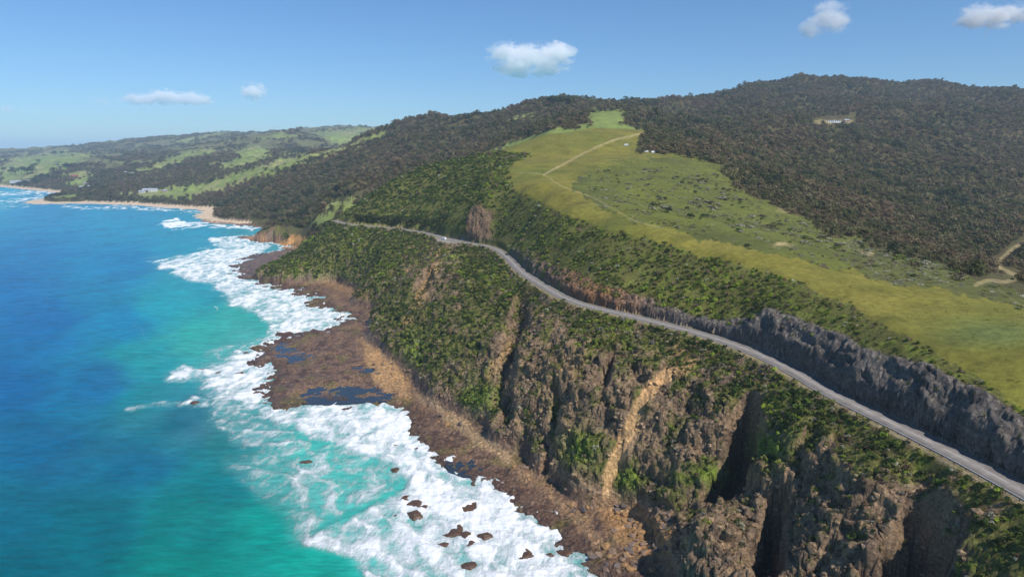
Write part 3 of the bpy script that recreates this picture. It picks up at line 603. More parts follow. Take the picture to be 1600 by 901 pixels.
scol = np.moveaxis(sc * dk, 0, -1)
_mk = np.clip(foam, 0, 1)[..., None] ** 1.2 * 0.78; _mk = np.maximum(_mk, (0.42 * np.exp(-np.abs(ssd) / 34) * (SR < 1500) * (0.8 + fbm(SX / 25, SY / 40, 4, 215)))[..., None]); scol = scol * (1 - _mk) + lin(140, 198, 196, .80) * _mk          # aerated water under the foam
SZ = 0.30 * fbm(SX / 26, SY / 15, 3, 221) + 0.12 * fbm(SX / 7, SY / 5, 2, 222)
SZ = SZ * np.clip(900 / SR, 0.15, 1) + 1.1 * np.clip(foam, 0, 1) * np.clip(fbm(SX / 5, SY / 8, 4, 223, .6) + 0.25, 0, 1) * (SR < 1300) * .8
for l, hgt in (([(250, 408), (300, 398), (345, 388), (385, 380)], 1.6), ([(255, 350), (290, 346)], 2.4), ([(400, 415), (440, 440)], .8), ([(270, 588), (320, 580)], .6), ([(480, 850), (520, 822), (600, 770)], .6), ([(330, 376), (390, 374)], 1.5)):
    W_ = [P(a_, b_, z=0)[:2] for a_, b_ in l]; d, _, _ = segdist(SX + noise(SX / 12, SY / 12, 7) * 5, SY, W_); SZ += hgt * np.exp(-(d / 5.0) ** 2)
_surf = sstep(0.25, 0.6, foam) * (SR < 1500); _ph = ssd / 17 + 1.3 * fbm(SX / 45, SY / 45, 3, 224); _fr = _ph - np.floor(_ph)
SZ += _surf * 0.9 * np.where(_fr < .8, (_fr / .8) ** 2, (1 - _fr) / .2) * np.clip(0.6 + fbm(SX / 20, SY / 20, 2, 225) * 1.5, 0, 1.5)
foam = np.clip(foam + _surf * 0.2 * (sstep(.45, .85, _fr) - 0.45), 0, 1.2)
SZ *= (ssd < 30)
M_SEA, nt, b = mat("sea_water"); L = nt.links
tc = nd(nt, "ShaderNodeTexCoord"); ca = nd(nt, "ShaderNodeAttribute", attribute_name="body"); fa = nd(nt, "ShaderNodeAttribute", attribute_name="whitewater")
mp = nd(nt, "ShaderNodeMapping"); mp.inputs["Scale"].default_value = (1.0, 0.55, 1.0); mp.inputs["Rotation"].default_value = (0, 0, math.radians(-12)); L.new(tc.outputs["Object"], mp.inputs["Vector"])
fn = nd(nt, "ShaderNodeTexNoise"); fn.inputs["Scale"].default_value = 0.17; fn.inputs["Detail"].default_value = 12; fn.inputs["Roughness"].default_value = 0.74; fn.inputs["Distortion"].default_value = 0.35; L.new(mp.outputs[0], fn.inputs["Vector"])
ma = nd(nt, "ShaderNodeMath", operation='MULTIPLY_ADD'); L.new(fn.outputs[0], ma.inputs[0]); ma.inputs[1].default_value = 2.0; ma.inputs[2].default_value = -1.0
mb_ = nd(nt, "ShaderNodeMath", operation='ADD'); L.new(ma.outputs[0], mb_.inputs[0]); L.new(fa.outputs["Fac"], mb_.inputs[1])
fm = nd(nt, "ShaderNodeMapRange", interpolation_type='SMOOTHSTEP'); fm.inputs[1].default_value = 0.36; fm.inputs[2].default_value = 1.0; L.new(mb_.outputs[0], fm.inputs[0])
fg = nd(nt, "ShaderNodeMath", operation='GREATER_THAN'); L.new(fa.outputs["Fac"], fg.inputs[0]); fg.inputs[1].default_value = 0.02
fk = nd(nt, "ShaderNodeMapRange"); fk.inputs[1].default_value = 0.0; fk.inputs[2].default_value = 0.3; L.new(fa.outputs["Fac"], fk.inputs[0])
fx = nd(nt, "ShaderNodeMath", operation='MULTIPLY'); L.new(fm.outputs[0], fx.inputs[0]); L.new(fk.outputs[0], fx.inputs[1])
mx = nd(nt, "ShaderNodeMix", data_type='RGBA'); rn = nd(nt, "ShaderNodeTexNoise"); rn.inputs["Scale"].default_value = 0.16; rn.inputs["Detail"].default_value = 8; rn.inputs["Roughness"].default_value = 0.7
mp3 = nd(nt, "ShaderNodeMapping"); mp3.inputs["Scale"].default_value = (0.55, 1.5, 1.0); mp3.inputs["Rotation"].default_value = (0, 0, math.radians(16)); L.new(tc.outputs["Object"], mp3.inputs["Vector"]); L.new(mp3.outputs[0], rn.inputs["Vector"])
rr_ = nd(nt, "ShaderNodeMapRange"); rr_.inputs[1].default_value = .3; rr_.inputs[2].default_value = .7; rr_.inputs[3].default_value = .74; rr_.inputs[4].default_value = 1.26; L.new(rn.outputs[0], rr_.inputs[0])
rs_ = nd(nt, "ShaderNodeVectorMath", operation='SCALE'); L.new(ca.outputs["Color"], rs_.inputs[0]); L.new(rr_.outputs[0], rs_.inputs["Scale"])
L.new(fx.outputs[0], mx.inputs[0]); L.new(rs_.outputs[0], mx.inputs[6]); mx.inputs[7].default_value = (0.86, 0.88, 0.88, 1)
L.new(mx.outputs[2], b.inputs["Base Color"])
rm = nd(nt, "ShaderNodeMapRange"); rm.inputs[3].default_value = 0.22; rm.inputs[4].default_value = 0.9; L.new(fx.outputs[0], rm.inputs[0]); L.new(rm.outputs[0], b.inputs["Roughness"])
b.inputs["IOR"].default_value = 1.33; b.inputs["Specular IOR Level"].default_value = 0.07
w1 = nd(nt, "ShaderNodeTexNoise"); w1.inputs["Scale"].default_value = 0.22; w1.inputs["Detail"].default_value = 7; w1.inputs["Roughness"].default_value = 0.6
mp2 = nd(nt, "ShaderNodeMapping"); mp2.inputs["Scale"].default_value = (0.5, 1.3, 1.0); mp2.inputs["Rotation"].default_value = (0, 0, math.radians(14)); L.new(tc.outputs["Object"], mp2.inputs["Vector"]); L.new(mp2.outputs[0], w1.inputs["Vector"])
hs = nd(nt, "ShaderNodeMath", operation='MULTIPLY_ADD'); L.new(fn.outputs[0], hs.inputs[0]); L.new(fx.outputs[0], hs.inputs[1]); L.new(w1.outputs[0], hs.inputs[2])
bp = nd(nt, "ShaderNodeBump"); bp.inputs["Strength"].default_value = 0.8; bp.inputs["Distance"].default_value = 1.6; L.new(hs.outputs[0], bp.inputs["Height"]); L.new(bp.outputs[0], b.inputs["Normal"])
si = np.arange(SX.size).reshape(SX.shape); SQ = np.stack([si[:-1, :-1], si[:-1, 1:], si[1:, 1:], si[1:, :-1]], -1).reshape(-1, 4)
SQ = SQ[(ssd.ravel()[SQ].min(1) < 30) | (SR.ravel()[SQ].max(1) > 11000)]
used, inv = np.unique(SQ, return_inverse=True)
sv = np.stack([SX, SY, SZ], -1).reshape(-1, 3)[used]
sb = np.concatenate([scol, np.ones(SX.shape + (1,))], -1).reshape(-1, 4)[used]
o = mesh_from("sea", sv, inv.reshape(SQ.shape), M_SEA, True, (("body", 'FLOAT_COLOR', sb), ("whitewater", 'FLOAT', foam.ravel()[used]))); tag(o, kind='structure')
M_POOL = simple("pool_water", tuple(lin(58, 66, 72, 0.6)), 0.06, 0, 0.5, 0.3, 0.3)
for p in POOLW:
    c = np.mean(np.array(p), 0); pts = [(c[0] + (q[0] - c[0]) * 1.25, c[1] + (q[1] - c[1]) * 1.25, 0.95) for q in p]
    sm = smooth_line(pts + [pts[0]], 1.5); vs = np.vstack([[[c[0], c[1], 0.95]], sm]); n = len(sm)
    t = np.array([(0, i + 1, (i + 1) % n + 1) for i in range(n - 1)]); o = mesh_from("rock_pool_water", vs, t, M_POOL, False); tag(o, kind='structure')

# ---------------------------------------------------------------- road
asph, nt, b = mat("asphalt"); L = nt.links
tc = nd(nt, "ShaderNodeTexCoord"); no = nd(nt, "ShaderNodeTexNoise"); no.inputs["Scale"].default_value = 0.35; no.inputs["Detail"].default_value = 9; L.new(tc.outputs["Object"], no.inputs["Vector"])
at = nd(nt, "ShaderNodeAttribute", attribute_name="across"); wv = nd(nt, "ShaderNodeMath", operation='MULTIPLY'); L.new(at.outputs["Fac"], wv.inputs[0]); wv.inputs[1].default_value = 4 * math.pi
cs = nd(nt, "ShaderNodeMath", operation='COSINE'); L.new(wv.outputs[0], cs.inputs[0])
ad = nd(nt, "ShaderNodeMath", operation='MULTIPLY_ADD'); L.new(cs.outputs[0], ad.inputs[0]); ad.inputs[1].default_value = 0.22; L.new(no.outputs[0], ad.inputs[2])
rp = nd(nt, "ShaderNodeValToRGB"); rp.color_ramp.elements[0].position = 0.2; rp.color_ramp.elements[0].color = (0.155, 0.138, 0.124, 1); rp.color_ramp.elements[1].position = 0.85; rp.color_ramp.elements[1].color = (0.30, 0.27, 0.24, 1)
L.new(ad.outputs[0], rp.inputs[0]); L.new(rp.outputs[0], b.inputs["Base Color"]); b.inputs["Roughness"].default_value = 0.85; b.inputs["Specular IOR Level"].default_value = 0.25
paint = simple("road_paint", (0.62, 0.60, 0.56), 0.6, 0, 0.3, 1.5, 0.2)
gd = np.gradient(ROAD[:, :2], axis=0); gd /= np.linalg.norm(gd, axis=1)[:, None]; NRM = np.stack([-gd[:, 1], gd[:, 0]], 1)   # + = sea side
def strip(name, offs, zs, material, sel=slice(None), extra=None):
    c, n = ROAD[sel], NRM[sel]; K_ = len(offs); vs = []
    for o_, z_ in zip(offs, zs): vs.append(np.stack([c[:, 0] + n[:, 0] * o_, c[:, 1] + n[:, 1] * o_, c[:, 2] + z_], 1))
    vs = np.stack(vs, 1).reshape(-1, 3); i = np.arange(len(c) * K_).reshape(len(c), K_)
    q = np.stack([i[:-1, :-1], i[:-1, 1:], i[1:, 1:], i[1:, :-1]], -1).reshape(-1, 4)
    ac = np.tile(np.linspace(0, 1, K_), len(c))
    return mesh_from(name, vs, q, material, True, (("across", 'FLOAT', ac),))
o = strip("road", [4.0, 3.95, 2, 0, -2, -3.95, -4.0], [-0.25, 0.05, 0.09, 0.12, 0.09, 0.05, -0.25], asph); tag(o, kind='structure')
def line_marks(name, off, w, dash=None):
    vs, fs = [], []; n = len(ROAD)
    for k in range(n - 1):
        if dash and (k % (dash[0] + dash[1])) >= dash[0]: continue
        e = len(vs)
        for q_, s_ in ((k, off + w), (k, off - w), (k + 1, off - w), (k + 1, off + w)):
            zz = 0.127 - abs(s_) * 0.0155; vs.append((ROAD[q_, 0] + NRM[q_, 0] * s_, ROAD[q_, 1] + NRM[q_, 1] * s_, RZ + zz + 0.004))
        fs.append((e, e + 1, e + 2, e + 3))
    return vs, fs
vs, fs = [], []
for off, w, d in ((3.35, 0.07, None), (-3.35, 0.07, None), (0, 0.07, (4, 2))):
    v_, f_ = line_marks("", off, w, d); fs += [tuple(i + len(vs) for i in f) for f in f_]; vs += v_
o = mesh_from("road_markings", np.array(vs), np.array(fs), paint, False); tag(o, kind='structure')
#@@PART2_END
# ---------------------------------------------------------------- vegetation and loose rock
def leaf_mat(name, trans=0.3):
    m, nt, b = mat(name); L = nt.links
    at = nd(nt, "ShaderNodeAttribute", attribute_name="tint"); at.attribute_type = 'INSTANCER'
    oi = nd(nt, "ShaderNodeObjectInfo"); mr = nd(nt, "ShaderNodeMapRange"); mr.inputs[3].default_value = 0.82; mr.inputs[4].default_value = 1.22; L.new(oi.outputs["Random"], mr.inputs[0])
    vm = nd(nt, "ShaderNodeVectorMath", operation='SCALE'); L.new(at.outputs["Color"], vm.inputs[0]); L.new(mr.outputs[0], vm.inputs["Scale"])
    L.new(vm.outputs[0], b.inputs["Base Color"]); b.inputs["Roughness"].default_value = 0.75; b.inputs["Specular IOR Level"].default_value = 0.15
    tr = nd(nt, "ShaderNodeBsdfTranslucent"); L.new(vm.outputs[0], tr.inputs[0]); ms = nd(nt, "ShaderNodeMixShader"); ms.inputs[0].default_value = trans
    L.new(b.outputs[0], ms.inputs[1]); L.new(tr.outputs[0], ms.inputs[2]); L.new(ms.outputs[0], nt.nodes["Material Output"].inputs[0])
    return m
def rock_mat(name):
    m, nt, b = mat(name); L = nt.links
    at = nd(nt, "ShaderNodeAttribute", attribute_name="tint"); at.attribute_type = 'INSTANCER'
    tc = nd(nt, "ShaderNodeTexCoord"); no = nd(nt, "ShaderNodeTexNoise"); no.inputs["Scale"].default_value = 2.2; no.inputs["Detail"].default_value = 6; L.new(tc.outputs["Object"], no.inputs["Vector"])
    mr = nd(nt, "ShaderNodeMapRange"); mr.inputs[1].default_value = .3; mr.inputs[2].default_value = .7; mr.inputs[3].default_value = 0.65; mr.inputs[4].default_value = 1.3; L.new(no.outputs[0], mr.inputs[0])
    vm = nd(nt, "ShaderNodeVectorMath", operation='SCALE'); L.new(at.outputs["Color"], vm.inputs[0]); L.new(mr.outputs[0], vm.inputs["Scale"]); L.new(vm.outputs[0], b.inputs["Base Color"])
    b.inputs["Roughness"].default_value = 0.85; b.inputs["Specular IOR Level"].default_value = 0.2
    bp = nd(nt, "ShaderNodeBump"); bp.inputs["Strength"].default_value = 0.6; bp.inputs["Distance"].default_value = 0.3; L.new(no.outputs[0], bp.inputs["Height"]); L.new(bp.outputs[0], b.inputs["Normal"])
    return m
M_LEAF, M_BOULD = leaf_mat("scrub_foliage"), rock_mat("loose_rock")
pr = random.Random(11)
def rnd_dir(r):
    while True:
        v = Vector((r.uniform(-1, 1), r.uniform(-1, 1), r.uniform(-1, 1)))
        if 0.05 < v.length < 1: return v.normalized()
def clump_mesh(name, seed, n, lobes, size, zlo=0.1, flat=0.8, trunk=False, spread=0.55, material=None):
    r = random.Random(seed); vs, fs = [], []
    lb = []
    for i in range(lobes):
        a = r.uniform(0, 6.283); d = spread * math.sqrt(r.random()); lb.append((Vector((math.cos(a) * d, math.sin(a) * d, zlo + flat * r.uniform(0.25, 0.75))), r.uniform(0.32, 0.5)))
    for i in range(n):
        c, rad = lb[i % lobes]; d = rnd_dir(r)
        if d.z < -0.3: d.z = -d.z
        p = c + Vector((d.x * rad, d.y * rad, d.z * rad * flat)) * r.uniform(0.75, 1.08); p.z = max(p.z, 0.02)
        nrm = (d + rnd_dir(r) * 0.55).normalized(); t = nrm.cross(rnd_dir(r)).normalized(); u_ = nrm.cross(t); s_ = size * r.uniform(0.7, 1.4); e = len(vs)
        vs += [p + t * s_, p + u_ * s_ * 0.7, p - t * s_, p - u_ * s_ * 0.7]; fs.append((e, e + 1, e + 2, e + 3))
    if trunk:
        e = len(vs); k = 6
        for z_, q in ((-0.15, 0.05), (zlo + 0.45, 0.025)):
            for i in range(k): vs.append(Vector((math.cos(i * 6.283 / k) * q, math.sin(i * 6.283 / k) * q, z_)))
        for i in range(k): fs.append((e + i, e + (i + 1) % k, e + k + (i + 1) % k, e + k + i))
    me = bpy.data.meshes.new(name); me.from_pydata([tuple(v) for v in vs], [], fs); me.materials.append(material or M_LEAF); me.update(); return me
def icos(sub):
    import bmesh
    bm = bmesh.new(); bmesh.ops.create_icosphere(bm, subdivisions=sub, radius=1.0); return bm
def rock_mesh(name, seed, material=None, sub=2, rough=0.22):
    r = random.Random(seed); bm = icos(sub); planes = [(rnd_dir(r), r.uniform(0.55, 0.85)) for _ in range(9)]
    for v in bm.verts:
        for n_, d_ in planes:
            k = v.co.dot(n_) - d_
            if k > 0: v.co -= n_ * k * 0.95
        v.co += rnd_dir(r) * rough * 0.3; v.co.z *= 0.8
    me = bpy.data.meshes.new(name); bm.to_mesh(me); bm.free(); me.materials.append(material or M_BOULD); me.update(); return me
def proto_coll(name, meshes):
    c = bpy.data.collections.new(name)
    for i, me in enumerate(meshes):
        o = bpy.data.objects.new("%s_%s" % (name, "abcdefgh"[i]), me); c.objects.link(o)
    return c
C_BUSH = proto_coll("bush_kinds", [clump_mesh("bush_mesh", 20 + i, 84, 5, 0.15) for i in range(5)])
C_HEATH = proto_coll("heath_kinds", [clump_mesh("heath_mesh", 40 + i, 54, 6, 0.13, 0.0, 0.5, spread=0.75) for i in range(4)])
C_TREE = proto_coll("tree_kinds", [clump_mesh("tree_mesh", 60 + i, 80, 6, 0.13, 0.3, 0.85, True, 0.42) for i in range(6)])
C_ROCK = proto_coll("rock_kinds", [rock_mesh("rock_mesh", 80 + i, None, 1) for i in range(6)])

def gn_scatter(name, pos, rot, scl, tint, coll, kind='stuff'):
    n = len(pos); me = bpy.data.meshes.new(name); me.vertices.add(n); me.vertices.foreach_set("co", np.ascontiguousarray(pos, np.float32).ravel())
    for an, dat in (("rot", rot), ("scl", scl)):
        a_ = me.attributes.new(an, 'FLOAT_VECTOR', 'POINT'); a_.data.foreach_set("vector", np.ascontiguousarray(dat, np.float32).ravel())
    a_ = me.attributes.new("tint", 'FLOAT_COLOR', 'POINT'); a_.data.foreach_set("color", np.concatenate([tint, np.ones((n, 1))], 1).astype(np.float32).ravel())
    a_ = me.attributes.new("pick", 'INT', 'POINT'); a_.data.foreach_set("value", rng.integers(0, 100, n).astype(np.int32))
    o = bpy.data.objects.new(name, me); scn.collection.objects.link(o)
    g = bpy.data.node_groups.new(name + "_nodes", 'GeometryNodeTree')
    g.interface.new_socket("Geometry", in_out='INPUT', socket_type='NodeSocketGeometry'); g.interface.new_socket("Geometry", in_out='OUTPUT', socket_type='NodeSocketGeometry')
    N, L = g.nodes, g.links; gi = N.new("NodeGroupInput"); go = N.new("NodeGroupOutput"); ip = N.new("GeometryNodeInstanceOnPoints"); ci = N.new("GeometryNodeCollectionInfo")
    ci.inputs["Collection"].default_value = coll; ci.inputs["Separate Children"].default_value = True; ci.inputs["Reset Children"].default_value = True
    def na(nm, t): q = N.new("GeometryNodeInputNamedAttribute"); q.data_type = t; q.inputs["Name"].default_value = nm; return q.outputs["Attribute"]
    L.new(gi.outputs[0], ip.inputs["Points"]); L.new(ci.outputs[0], ip.inputs["Instance"]); ip.inputs["Pick Instance"].default_value = True
    L.new(na("pick", 'INT'), ip.inputs["Instance Index"]); L.new(na("rot", 'FLOAT_VECTOR'), ip.inputs["Rotation"]); L.new(na("scl", 'FLOAT_VECTOR'), ip.inputs["Scale"]); L.new(ip.outputs[0], go.inputs[0])
    md = o.modifiers.new("scatter", 'NODES'); md.node_group = g; tag(o, kind=kind); return o

gX, gY, gZ = gz[:, 0].reshape(X.shape), gz[:, 1].reshape(X.shape), gz[:, 2].reshape(X.shape)
def cloud_pts(y0, y1, spacing, azr=(-0.72, 0.74), grow=None):
    """evenly spread points of a fan between ranges y0 and y1 with the given spacing; returns lattice coordinates"""
    area = 0.5 * (azr[1] - azr[0]) * (y1 ** 2 - y0 ** 2); n = int(area / spacing ** 2)
    r_ = np.sqrt(rng.random(n) * (y1 ** 2 - y0 ** 2) + y0 ** 2); a_ = rng.random(n) * (azr[1] - azr[0]) + azr[0]
    fa = np.interp(a_, az, np.arange(NA)); fl = np.interp(np.log(r_), LR, np.arange(NR)); return fa, fl
def bil(arr, fa, fl):
    i = np.clip(fa.astype(int), 0, NA - 2); j = np.clip(fl.astype(int), 0, NR - 2); a_ = fa - i; b_ = fl - j
    if arr.ndim == 3: a_ = a_[:, None]; b_ = b_[:, None]
    return (arr[j, i] * (1 - a_) + arr[j, i + 1] * a_) * (1 - b_) + (arr[j + 1, i] * (1 - a_) + arr[j + 1, i + 1] * a_) * b_
def near_(arr, fa, fl): return arr[np.clip(np.rint(fl).astype(int), 0, NR - 1), np.clip(np.rint(fa).astype(int), 0, NA - 1)]
def choose(pal, n, w=None):
    pal = np.array(pal); k = rng.choice(len(pal), n, p=w); return pal[k] * (0.8 + 0.4 * rng.random((n, 1)))
LK = 1.35
G_DARK, G_MID, G_OLIVE, G_BRIGHT, G_HEATH, G_PALE, G_BROWN, G_GREY = (lin(52, 64, 34, LK), lin(74, 90, 40, LK), lin(104, 106, 54, LK), lin(122, 138, 48, LK), lin(118, 102, 80, LK), lin(152, 150, 128, LK), lin(98, 80, 64, LK), lin(112, 108, 98, LK))
def scatter(name, fa, fl, keep_p, size, coll, tint_fn, sink=0.12, zs=1.0, align=0.0):
    m = rng.random(len(fa)) < keep_p; fa, fl = fa[m], fl[m]; n = len(fa)
    pos = np.stack([bil(gX, fa, fl), bil(gY, fa, fl), bil(gZ, fa, fl)], 1)
    s = size(fa, fl) * np.exp(rng.normal(0, 0.28, n)); rot = np.stack([rng.normal(0, 0.12, n), rng.normal(0, 0.12, n), rng.random(n) * 6.283], 1)
    pos[:, 2] -= s * sink; scl = np.stack([s, s, s * zs * (0.75 + 0.5 * rng.random(n))], 1)
    return gn_scatter(name, pos, rot, scl, tint_fn(fa, fl, n), coll)

M_bare = np.maximum.reduce([scar, pool * 1.0, (trk > 0.1) * 1.0, (drd < shl + 0.6) * (Y < 880) * 1.0, (drd < 5.2) * 1.0])
SL = np.abs(NZ)
# scrub on the sea slope below the road
fa, fl = cloud_pts(120, 1150, 1.62, (-0.55, 0.70)); z_ = bil(gZ, fa, fl); ss = near_(seaside, fa, fl) & (z_ > 5.5) & (near_(sdr, fa, fl) > 6) & ~near_(plat, fa, fl)
gc = bil(Gc, fa, fl); bare = bil(M_bare, fa, fl); sl = bil(SL, fa, fl)
def tint_sea(fa, fl, n):
    g = bil(Gc, fa, fl); q = rng.random(n); big = bil(n1, fa, fl)
    c = choose([G_DARK, G_MID, G_OLIVE, G_BRIGHT], n, [.36, .36, .2, .08]); d = choose([G_HEATH, G_BROWN, G_PALE, G_OLIVE, G_GREY], n, [.38, .2, .12, .16, .14])
    c = np.where((big[:, None] > 0.22) & (rng.random((n, 1)) < .5), choose([G_BRIGHT, G_OLIVE], n), c)
    return np.where((q < g)[:, None], c, d)
kp = ss * (1 - np.clip(bare * 1.4, 0, 1)) * np.clip(0.36 + gc * 1.2, 0, 1) * sstep(0.15, 0.42, sl)
fa2, fl2 = cloud_pts(120, 760, 1.15, (-0.40, 0.66)); z2 = bil(gZ, fa2, fl2); kk = near_(seaside, fa2, fl2) & (z2 > 5.5) & (near_(sdr, fa2, fl2) > 6) & ~near_(plat, fa2, fl2)
kk = kk * (1 - np.clip(bil(M_bare, fa2, fl2) * 1.4, 0, 1)) * 0.85 * sstep(0.1, 0.34, bil(SL, fa2, fl2)) * (1 - 0.5 * bil(Gc, fa2, fl2)) * sstep(-0.4, 0.15, fbm(bil(X, fa2, fl2) / 8, bil(Y, fa2, fl2) / 8, 3, 304))
scatter("cliff_heath", fa2, fl2, kk, lambda a_, b_: 0.62 + 0 * a_, C_HEATH, lambda a_, b_, n: choose([G_HEATH, G_BROWN, G_OLIVE, G_DARK, G_GREY, G_PALE], n, [.27, .25, .2, .12, .11, .05]), zs=1.1)
scatter("cliff_scrub", fa, fl, kp, lambda a_, b_: (0.62 + 0.62 * bil(Gc, a_, b_) + 0.5 * bil(n1, a_, b_)) * (1 + .25 * sstep(350, 700, near_(R, a_, b_))), C_BUSH, tint_sea)
# broken rock on the cliffs and the shore platform
fa, fl = cloud_pts(120, 900, 2.0, (-0.5, 0.66)); ss = near_(seaside, fa, fl) & (near_(sdr, fa, fl) > 2)
gc = bil(Gc, fa, fl); bare = bil(M_bare, fa, fl); pl = near_(plat, fa, fl)
kp = ss * np.where(pl, 0.22, np.clip(0.75 - gc, 0, 1) * (near_(drd, fa, fl) > 9)) * (1 - bil(scar, fa, fl) * 0.8) * (1 - bil(pool, fa, fl))
def tint_rock(fa, fl, n): return bil(col, fa, fl)[:, :3] * (0.75 + 0.55 * rng.random((n, 1)))
scatter("loose_rock_on_cliff", fa, fl, kp, lambda a_, b_: np.where(near_(plat, a_, b_), 0.55, 0.95) + 0 * a_, C_ROCK, tint_rock, sink=0.25, zs=0.9)
# low heath between the road and the pasture, dense scrub further on
fa, fl = cloud_pts(120, 1080, 1.7, (-0.35, 0.74)); cl = near_(CL, fa, fl); bare = bil(M_bare, fa, fl)
kp = ((cl == 4) * 1.0 + (cl == 3) * np.where(near_(U, fa, fl) < 1175, 0.8, 0.12)) * (1 - np.clip(bare * 1.5, 0, 1)) * (near_(outcrop, fa, fl) < 0.4) * 0.8 * (near_(drd, fa, fl) > 8)
kp = kp * np.where(near_(R, fa, fl) > 500, 0.62, 1) * (near_(clear, fa, fl) < .3)
def tint_up(fa, fl, n):
    big = bil(n1, fa, fl)[:, None]; u_ = near_(U, fa, fl)[:, None]; q = rng.random((n, 1))
    a_ = choose([G_DARK, G_MID, G_OLIVE, G_BRIGHT, G_PALE, G_HEATH], n, [.22, .34, .22, .12, .03, .07]); b_ = choose([G_BRIGHT, G_OLIVE, G_MID, G_HEATH], n, [.3, .34, .2, .16]); c_ = choose([G_DARK, G_MID, G_OLIVE], n, [.5, .38, .12])
    t = np.where((big > 0.05) & (q < .7), b_, a_); return np.where((u_ < 760) & (q < .7), c_ * 1.15, t)
kp = kp * (0.4 + 0.6 * sstep(-.3, .1, fbm(bil(X, fa, fl) / 13, bil(Y, fa, fl) / 13, 3, 305)))
scatter("roadside_scrub", fa, fl, kp, lambda a_, b_: np.where(near_(U, a_, b_) > 1230, 0.75, 1.15) + np.clip((near_(R, a_, b_) - 450) / 450, 0, 1) * 0.9 + 0.35 * bil(n1, a_, b_), C_BUSH, tint_up)
# forest
HOUSE = on_ground(1300, 192, 1000)
def forest_mask(fa, fl):
    cl = near_(CL, fa, fl); return ((cl == 5) | ((cl == 8) & ~near_(field, fa, fl))) & (near_(sd, fa, fl) > 35) & (near_(clear, fa, fl) < .3) & (near_(gZ, fa, fl) > 3) & (np.hypot(near_(X, fa, fl) - HOUSE[0], (near_(Y, fa, fl) - HOUSE[1] + 25) * .6) > 34)
def tint_forest(fa, fl, n):
    big = bil(n3, fa, fl)[:, None]; mid = bil(n1, fa, fl)[:, None]; u_ = near_(U, fa, fl)[:, None]
    a_ = choose([lin(92, 92, 62), lin(100, 94, 72), lin(78, 84, 54), lin(112, 108, 82), lin(104, 90, 76)], n, [.32, .26, .24, .12, .06])
    b_ = choose([lin(106, 92, 74), lin(116, 104, 84), lin(96, 92, 64)], n, [.4, .3, .3]); d_ = choose([lin(54, 64, 44), lin(66, 74, 48)], n)
    t = np.where((big > 0.1) & (rng.random((n, 1)) < .7), b_, a_); return np.where((mid + big < -0.32) & (rng.random((n, 1)) < .75), d_, t) * 1.15 * np.array([1.06, 1.0, .88])
fa, fl = cloud_pts(430, 1300, 4.9); r_ = near_(R, fa, fl)
scatter("bush_woodland", fa, fl, forest_mask(fa, fl) * 0.95, lambda a_, b_: 3.3 + 1.5 * sstep(500, 1000, near_(R, a_, b_)) + 1.6 * bil(n1, a_, b_), C_TREE, tint_forest, sink=0.1, zs=0.95)
fa, fl = cloud_pts(1300, 3800, 7.6)
scatter("eucalypt_forest", fa, fl, forest_mask(fa, fl) * 0.95, lambda a_, b_: 6.1 + 2.3 * bil(n1, a_, b_), C_TREE, tint_forest, sink=0.1, zs=1.0)
fa, fl = cloud_pts(3300, 8500, 24.0, (-0.72, 0.1)); wd = (fbm(bil(X, fa, fl) / 260, bil(Y, fa, fl) / 260, 3, 301) > 0.0)
scatter("far_woods", fa, fl, forest_mask(fa, fl) * wd * 0.9, lambda a_, b_: 15 + 0 * a_, C_TREE, tint_forest, sink=0.1, zs=0.7)
# tussocks in the pasture
fa, fl = cloud_pts(190, 760, 2.3, (0.0, 0.74)); tp = fbm(bil(X, fa, fl) / 16, bil(Y, fa, fl) / 16, 4, 306)
scatter("pasture_tussock_grass", fa, fl, near_(gr, fa, fl) * (near_(trk, fa, fl) < .1) * sstep(-.25, .35, tp) * .8, lambda a_, b_: 0.42 + 0 * a_, C_HEATH, lambda a_, b_, n: bil(col, a_, b_)[:, :3] * (0.8 + 0.6 * rng.random((n, 1))), zs=0.7)
# paddock rough
fa, fl = cloud_pts(300, 1000, 3.0, (0.05, 0.74)); pt = 0.12 + fbm(bil(X, fa, fl) / 24, bil(Y, fa, fl) / 24, 3, 303)
kp = near_(padd, fa, fl) * (near_(trk, fa, fl) < .1) * sstep(0.02, 0.35, pt + np.where(near_(U, fa, fl) > 1330, 0.3, 0) - np.where(near_(V, fa, fl) < 262, .3, 0)) * 0.7
scatter("paddock_heath", fa, fl, kp, lambda a_, b_: 1.25 + 0 * a_, C_HEATH, lambda a_, b_, n: choose([G_OLIVE, G_PALE, G_GREY, G_DARK, G_HEATH], n, [.25, .17, .25, .18, .15]), zs=0.9)
#@@PART3_END

# ---------------------------------------------------------------- countable things
def mesh_obj(name, me, parent=None, loc=None):
    o = bpy.data.objects.new(name, me); scn.collection.objects.link(o)
    if parent: o.parent = parent
    if loc is not None: o.location = loc
    return o
def empty(name, loc, rz=0.0):
    o = bpy.data.objects.new(name, None); scn.collection.objects.link(o); o.location = loc; o.rotation_euler = (0, 0, rz); o.empty_display_size = 0.5; return o
def copy_tree(o, parent=None):
    c = o.copy(); scn.collection.objects.link(c); c.parent = parent
    for ch in list(o.children): copy_tree(ch, c)
    return c
def fixed_leaf(name, c):
    m, nt, b = mat(name); oi = nd(nt, "ShaderNodeObjectInfo"); mr = nd(nt, "ShaderNodeMapRange"); mr.inputs[3].default_value = .75; mr.inputs[4].default_value = 1.3; nt.links.new(oi.outputs["Random"], mr.inputs[0])
    vm = nd(nt, "ShaderNodeVectorMath", operation='SCALE'); vm.inputs[0].default_value = tuple(c); nt.links.new(mr.outputs[0], vm.inputs["Scale"]); nt.links.new(vm.outputs[0], b.inputs["Base Color"])
    b.inputs["Roughness"].default_value = 0.8; b.inputs["Specular IOR Level"].default_value = 0.15; return m
